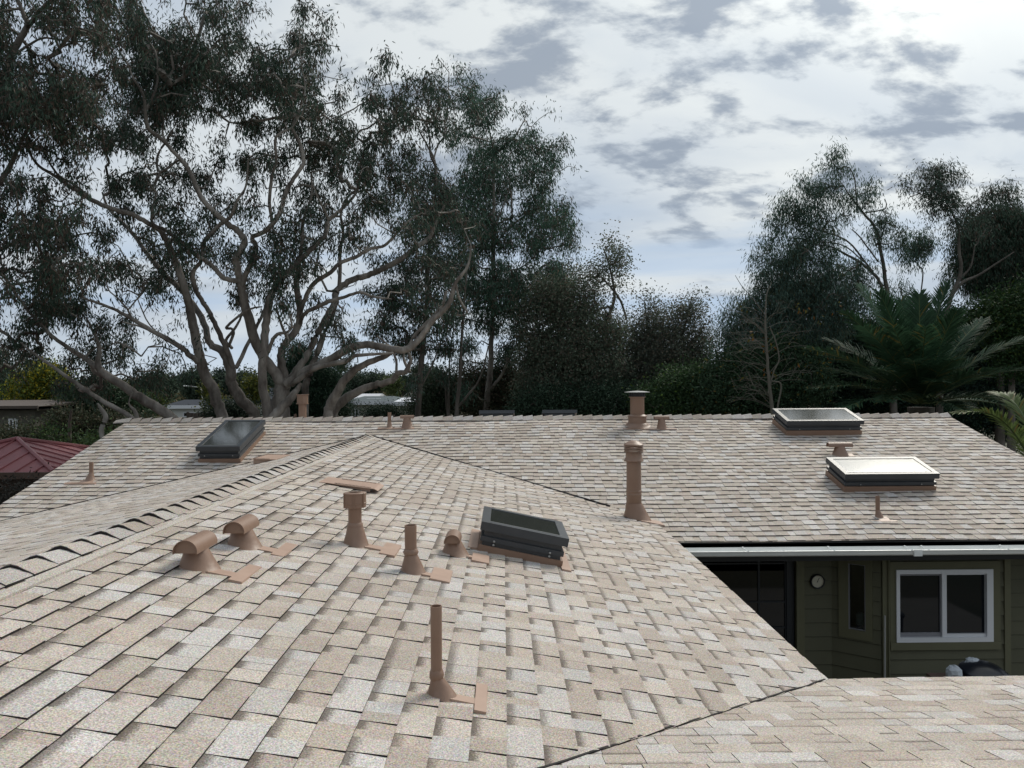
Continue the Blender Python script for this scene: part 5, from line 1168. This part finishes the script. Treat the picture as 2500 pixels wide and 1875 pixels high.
def gable_house(label,Y,px0,px1,ridge_py,eave_py,wallm,roofm,depth=8,name='neighbour_house',wins=(),hip=.0,fascia=None,over=6,face='front'):
    x0,x1=P(px0,950,Y)[0],P(px1,950,Y)[0]; ze=P((px0+px1)/2,eave_py,Y)[2]; yr=Y+depth/2; zr=P((px0+px1)/2,ridge_py,yr)[2]
    e=empty(name,((x0+x1)/2,yr,GZ),label,'house'); o_=.35; hp=hip*(x1-x0)
    mb=MB(); mb.box((x0,Y,GZ),(x1,Y+depth,ze))
    if hip==0:
        for X in (x0,x1-.1): mb.hull([(X,Y,ze),(X+.1,Y,ze),(X+.1,Y+depth,ze),(X,Y+depth,ze)],[(X,yr-.1,zr-.1),(X+.1,yr-.1,zr-.1),(X+.1,yr+.1,zr-.1),(X,yr+.1,zr-.1)])
    mb.build('wall',wallm,e)
    mb=MB(); a=(x0-o_,Y-o_,ze-.02); b=(x1+o_,Y-o_,ze-.02); c=(x1+o_,Y+depth+o_,ze-.02); d=(x0-o_,Y+depth+o_,ze-.02); r0=(x0-o_+hp,yr,zr); r1_=(x1+o_-hp,yr,zr); th=.14
    up=lambda p:(p[0],p[1],p[2]+th)
    mb.poly([up(a),up(b),up(r1_),up(r0)]); mb.poly([up(c),up(d),up(r0),up(r1_)]); mb.poly([up(d),up(a),up(r0)]); mb.poly([up(b),up(c),up(r1_)])
    mb.poly([d,c,b,a]); 
    rf=mb.build('roof',roofm,e)
    mb=MB(); mb.box((a[0],a[1]-.05,ze-(.10 if hip or Y>35 else -.04)),(b[0],a[1]+.0,ze+th+.01)); mb.build('fascia',fascia or M_WIN,rf)
    for (wx0,wx1,wy0,wy1) in wins:
        X0_,X1_=P(wx0,950,Y)[0],P(wx1,950,Y)[0]; Z0,Z1=P(wx0,wy1,Y)[2],P(wx0,wy0,Y)[2]
        mb=MB(); f=.07; mb.box((X0_,Y-.06,Z0),(X0_+f,Y-.005,Z1)); mb.box((X1_-f,Y-.06,Z0),(X1_,Y-.005,Z1)); mb.box((X0_+f,Y-.06,Z0),(X1_-f,Y-.005,Z0+f)); mb.box((X0_+f,Y-.06,Z1-f),(X1_-f,Y-.005,Z1)); mb.box(((X0_+X1_)/2-f/2,Y-.055,Z0+f),((X0_+X1_)/2+f/2,Y-.005,Z1-f))
        wo=mb.build('window',M_WIN,e); mb=MB(); mb.box((X0_+f/2,Y-.03,Z0+f/2),(X1_-f/2,Y-.01,Z1-f/2)); mb.build('pane',M_GLASS,wo)
    return e,x0,x1,ze,zr,yr
gable_house('white bungalow with a dark slate roof seen low between gum trunks at left',58,408,515,980,994,M_WHITEW,M_SLATE,8,wins=((447,478,1006,1018),))
gable_house('small white building with a blue fascia behind the big gum stems',50,610,700,952,980,M_WHITEW,M_SLATE,10,wins=((628,640,986,994),(655,668,1000,1010)),fascia=M_BLUE)
e,x0,x1,ze,zr,yr=gable_house('grey-roofed bungalow with glass doors right of the big gum',50,850,950,972,984,M_STUCCO,M_GREYROOF,8,hip=.25,wins=((858,876,997,1020),))
mb=MB(); p=P(915,976,52.2); mb.box((p[0]-.45,p[1]-.5,p[2]-.1),(p[0]+.45,p[1]+.5,p[2]+.10)); mb.build('skylight',M_WIN,e)
gable_house('pale gabled house rising behind the grey-roofed bungalow',64,868,905,965,982,M_WHITEW,M_WIN,8)
gable_house('white two-storey house with dark windows far behind the slender gum',75,982,1025,940,949,M_WHITEW,M_SLATE,9,wins=((987,994,953,962),(1008,1015,953,962)),hip=.15)
gable_house('cream house wall half hidden behind the slender gum',46,975,1075,976,986,M_STUCCO,M_WIN,8,wins=((1040,1052,995,1015),))
gable_house('shaded grey shack with a boarded window at the far left',30,-120,85,985,1000,mat('grey_boards',(.13,.12,.10),.9,noise=(5,.7,(.08,.075,.06))),M_FENCE,7,name='shack',wins=((22,44,1022,1048),),fascia=M_FENCE)
# board fences
def fence(label,Y,px0,px1,top_py,m_=M_FENCE):
    x0,x1=P(px0,1000,Y)[0],P(px1,1000,Y)[0]; zt=P((px0+px1)/2,top_py,Y)[2]; mb=MB(); n=int((x1-x0)/.16); rnd=random.Random(px0)
    for i in range(n):
        X=x0+i*.16; mb.box((X,Y,GZ),(X+.15,Y+.02,zt+rnd.uniform(-.02,.02)))
    e=empty('board_fence',((x0+x1)/2,Y,GZ),label,'fence','board fences behind the roof'); mb.build('boards',m_,e)
    mb=MB(); mb.box((x0,Y+.02,zt-.25),(x1,Y+.06,zt-.15)); mb.box((x0,Y+.02,GZ+.3),(x1,Y+.06,GZ+.4)); mb.build('rail',m_,e)
    for i in range(int((x1-x0)/2.4)+1):
        mb=MB(); X=x0+i*2.4; mb.box((X,Y+.02,GZ),(X+.09,Y+.11,zt+.05)); mb.build('post',m_,e)
fence('dark board fence between the leaning gum and the big gum stems',34,455,640,1008)
fence('low dark fence right of the big gum, along the ridge line',33,820,1080,1016)
# gazebo with red metal roof, lower left
hG=2.0; Y1=17.75; cxr=P(130,1153,Y1)[0]; zE=P(130,1153,Y1)[2]; aG=2.2; xc_,yc_=cxr-aG,Y1+aG; zA=P(49,1073,yc_)[2]
e=empty('gazebo',(xc_,yc_,GZ),'gazebo with a red standing-seam metal roof at the lower left','gazebo')
mb=MB(); q=[(xc_-aG,Y1,zE),(xc_+aG,Y1,zE),(xc_+aG,Y1+2*aG,zE),(xc_-aG,Y1+2*aG,zE)]; ap=(xc_,yc_,zA)
for i in range(4): mb.poly([q[i],q[(i+1)%4],ap])
mb.poly([(p[0],p[1],p[2]-.03) for p in q][::-1])
rf=mb.build('roof',M_RED,e)
mb=MB()
for i in range(4):
    a=np.array(q[i]); b=np.array(q[(i+1)%4]); top=np.array(ap); n=10
    for k in range(1,n):
        p=a+(b-a)*k/n; t=abs(k/n-.5)*2; r_=top+(a+b)/2*0; mid=(a+b)/2; end=p+(top-mid)*(1-t); nrm=unit(np.cross(b-a,top-a)); nrm=nrm if nrm[2]>0 else -nrm
        s_=unit(b-a)*.012; mb.hull([p-s_,p+s_,end+s_,end-s_],[p-s_+nrm*.03,p+s_+nrm*.03,end+s_+nrm*.03,end-s_+nrm*.03])
mb.build('standing_seams',M_RED,rf)
for i in range(4):
    mb=MB(); mb.tube([np.array(q[i])+[0,0,.02],np.array(ap)+[0,0,.03]],.055,6); mb.build('hip_cap',M_RED,rf)
mb=MB(); g=.05
for (a,b) in (((xc_-aG-g,Y1-g-.05,zE-.14),(xc_+aG+g,Y1-g,zE+.01)),((xc_+aG,Y1-g,zE-.14),(xc_+aG+g,Y1+2*aG+g,zE+.01)),((xc_-aG-g,Y1+2*aG,zE-.14),(xc_+aG,Y1+2*aG+g,zE+.01)),((xc_-aG-g,Y1-g,zE-.14),(xc_-aG,Y1+2*aG,zE+.01))): mb.box(a,b)
mb.build('gutter',M_BEAM,e)
for (x_,y_) in ((-1,-1),(1,-1),(1,1),(-1,1)):
    mb=MB(); X=xc_+x_*(aG-.35); Y_=yc_+y_*(aG-.35); mb.box((X-.08,Y_-.08,GZ),(X+.08,Y_+.08,zE-.3)); mb.build('post',M_BEAM,e)
mb=MB(); mb.box((xc_-aG+.25,Y1+.25,zE-.42),(xc_+aG-.25,Y1+.37,zE-.14)); mb.build('beam',M_BEAM,e)
mb=MB(); mb.box((xc_+aG-.37,Y1+.37,zE-.42),(xc_+aG-.25,Y1+2*aG-.25,zE-.14)); mb.build('beam',M_BEAM,e)
mb=MB(); mb.box((xc_-1.2,Y1+.5,GZ),(xc_+1.6,Y1+.6,zE-.42)); mb.build('wall',mat('brown_boards',(.14,.085,.06),.85,noise=(4,.5,(.09,.06,.045))),e)
# shrubs at left
YG=(.13,.14,.02)
shrub('yellow-green tree glowing behind the leaning gum at left',36,[(70,935,40,26,.85),(110,925,45,30,.88),(60,960,50,22,.9),(110,960,35,16,.85),(150,945,30,30,.8)],85,81,col=(.11,.145,.03),alt=(.38,.31,.03),palt=.28,name='broadleaf_tree',cat='tree',group='trees on the left',ls=(.14,.08),trunk=[[(85,1100,14),(82,1020,10),(80,970,6)]])
shrub('dark green tree behind the leaning gum',33,[(230,955,50,26,.9),(175,978,36,22,.85),(290,975,50,30,.9),(335,995,30,22,.85),(260,1010,60,16,.93)],240,82,col=(.042,.072,.038),name='broadleaf_tree',cat='tree',group='trees on the left',ls=(.12,.06))
shrub('light green bush beside the white bungalow',40,[(360,990,26,24,.9),(388,975,12,16,.75),(330,1005,26,16,.9)],365,83,col=(.045,.075,.022),alt=(.09,.10,.02),palt=.2,ls=(.12,.06))
shrub('brownish scrub bush between the shack and the red roof',25,[(165,1035,40,28,.85),(200,1052,50,26,.9),(60,1066,60,12,.9),(265,1045,35,28,.85),(150,1072,80,12,.95),(5,1066,30,12,.9),(320,1060,50,35,.93)],150,84,col=(.060,.072,.042),alt=(.10,.08,.05),palt=.2,ls=(.10,.045))
shrub('bushy green plant by the gazebo roof edge',22,[(130,1066,22,14,.8),(175,1084,30,10,.8),(225,1092,40,14,.85),(280,1085,30,24,.9)],170,85,col=(.055,.10,.042),alt=(.08,.13,.04),palt=.3,ls=(.12,.04))
shrub('grey shrub below the gazebo eave',15.5,[(30,1232,45,24,.85),(85,1240,34,22,.8),(0,1262,50,30,.9)],50,86,col=(.045,.042,.035),ls=(.09,.03),trunk=[[(50,1400,10),(50,1300,7),(50,1230,4)]])
shrub('tall yellow-green bush between the gum stems',48,[(612,938,18,16,.85),(638,948,18,16,.85),(505,950,16,14,.8),(520,985,26,16,.9),(620,965,26,14,.85)],560,87,col=(.070,.085,.022),alt=(.15,.14,.02),palt=.2,ls=(.16,.09),group='shrubs between the gum stems')
shrub('dark shrub against the fence between the gum stems',32,[(540,1005,38,18,.92),(588,1000,20,18,.88),(615,1018,22,8,.88)],540,88,col=(.024,.038,.024),ls=(.12,.06),group='shrubs between the gum stems')
shrub('clipped dark hedge in front of the glass doors of the grey-roofed bungalow',44,[(905,1012,22,7,.97),(935,1008,26,10,.97),(965,1010,18,9,.95)],920,89,col=(.020,.036,.022),ls=(.09,.06),name='hedge',cat='hedge',group='hedges right of the big gum')
shrub('long dark hedge above the grey bungalow roof',72,[(870,940,50,18,.97),(930,935,45,16,.97),(975,940,35,20,.95),(850,955,40,18,.95)],900,90,col=(.026,.042,.026),ls=(.20,.12),name='hedge',cat='hedge',group='hedges right of the big gum')
shrub('round light green bush by the two-storey house',66,[(955,940,22,20,.95)],955,91,col=(.075,.10,.035),ls=(.18,.1),group='shrubs right of the big gum')
# conifer behind the boxy chimney
shrub('dense dark pine behind the boxy-capped flue',38,[(735,880,30,30,.9),(745,910,50,30,.95),(735,945,60,35,.97),(760,975,70,35,.97),(790,1000,70,35,.97),(740,1005,60,25,.97),(770,900,30,25,.7),(800,930,40,30,.9),(715,860,18,18,.6)],745,92,col=(.018,.040,.024),alt=(.028,.055,.03),palt=.3,name='pine_tree',cat='tree',group='trees behind the big gum',ls=(.16,.03),boost=1.6,trunk=[[(750,1130,20),(748,960,12),(738,860,5)]])
# far tree line, each its own crown
farc=[(385,938,32,24),(420,946,16,16),(450,935,22,20),(480,930,26,26),(515,948,24,16),(545,925,20,20),(572,935,24,18),(606,930,20,22),(655,940,20,20),(665,925,15,15),(720,935,26,18),(860,925,22,14),(905,925,26,12),(1030,915,22,18),(1060,925,30,20),(-30,930,40,40),(15,925,30,30),(120,915,30,25)]
for i,(x,y,rx,ry) in enumerate(farc):
    Yf=90+ (i*37%50); col=[(.045,.068,.045),(.055,.075,.045),(.040,.062,.050)][i%3]
    T=Tree(200+i); T.limb([(x,1000,Yf,5),(x,y+ry*.6,Yf,4),(x,y,Yf,2)],5)
    bl=[(x,y,rx,ry,.93),(x-rx*.5,y+ry*.4,rx*.7,ry*.7,.9),(x+rx*.5,y+ry*.3,rx*.7,ry*.7,.9),(x,y+ry*.9,rx,ry*.6,.95)]
    pts=blob_pts(bl,Yf,1,300+i,.30*.2*.5*.62*(F/Yf)**2,12,1.3)
    lbl=['low rounded tree on the skyline','small dark tree on the skyline','bluish tree on the skyline'][i%3]
    where='above the white bungalow' if x<520 and x>350 else ('at the far left' if x<350 else ('between the big gum stems' if x<760 else ('above the grey-roofed bungalow' if x<950 else 'behind the slender gum')))
    T.finish('far_tree',(float(P(x,1000,Yf)[0]),Yf,GZ),lbl+' '+where+(', in its left part' if i%2 else ', in its right part'),'tree',M_BARKD,[sprays(pts,12,.5,.34,.22,col,None,0,.1)],M_LEAF,'far trees on the skyline')
# scrub clumps on the rise
M_SC=leaf_mat('scrub',.1,.8,.1)
rnd=np.random.default_rng(5); n=2600; X=rnd.uniform(-75,-12,n); Yv=rnd.uniform(96,150,n); Zv=np.array([hill(a,b) for a,b in zip(X,Yv)]); cen=np.stack([X,Yv,Zv+.3],1)
ch=sprays(cen,14,.8,.45,.22,(.10,.095,.05),(.15,.12,.06),.4,-.3,squash=.5); tag(leaf_object('scrub',[ch],M_SC),kind='stuff')
# feather palm far off
def mini_palm(px,py,Y,label,s=1.0):
    c=P(px,py,Y); mb=MB(); mb.tube([(c[0],Y,GZ),(c[0],Y,c[2])],[.22,.16],8); e=empty('far_palm',(float(c[0]),Y,GZ),label,'palm','far palms'); mb.build('trunk',M_BARK,e)
    lv=[]; m2=MB()
    for k in range(22):
        a=2*math.pi*k/22*1.618; el=random.uniform(-.3,1.1); l=1.9*s; t=c+np.array([math.cos(a)*math.cos(el)*l,math.sin(a)*math.cos(el)*l,math.sin(el)*l-.3*s]); frond(c,t,(0,0,1),2.0*s,900+k,(.04,.06,.035),lv,m2,n=16,sag=.18,ll=.4)
    cr=leaf_object('crown',lv,M_PALM,e); m2.build('midribs',M_RIB,cr)
mini_palm(832,908,85,'small feather palm on the skyline right of the dark pine',1.15)
mini_palm(78,905,60,'feather palm poking above the yellow-green tree at left',.8)
# street lamps
def lamp(px,top,Y,label,dirx=-1):
    x=P(px,top,Y)[0]; z=P(px,top,Y)[2]; e=empty('street_lamp',(x,Y,GZ),label,'street lamp','street lamps in the distance')
    mb=MB(); mb.tube([(x,Y,GZ),(x,Y,z-.5),(x+dirx*.25,Y,z-.1),(x+dirx*.9,Y,z),(x+dirx*1.6,Y,z+.08)],[.11,.08,.06,.05,.05],7); mb.build('pole',M_POLE,e,smooth=True)
    mb=MB(); mb.lathe([(.03,-.06),(.13,-.02),(.14,.05),(.06,.08)],10,Matrix.Translation((x+dirx*1.9,Y,z+.08)),sx=1.7,sy=.7); mb.build('lamp_head',M_WHITEM,e)
lamp(493,944,88,'curved street lamp above the white bungalow roof')
lamp(640,934,80,'curved street lamp just left of the central gum stem')
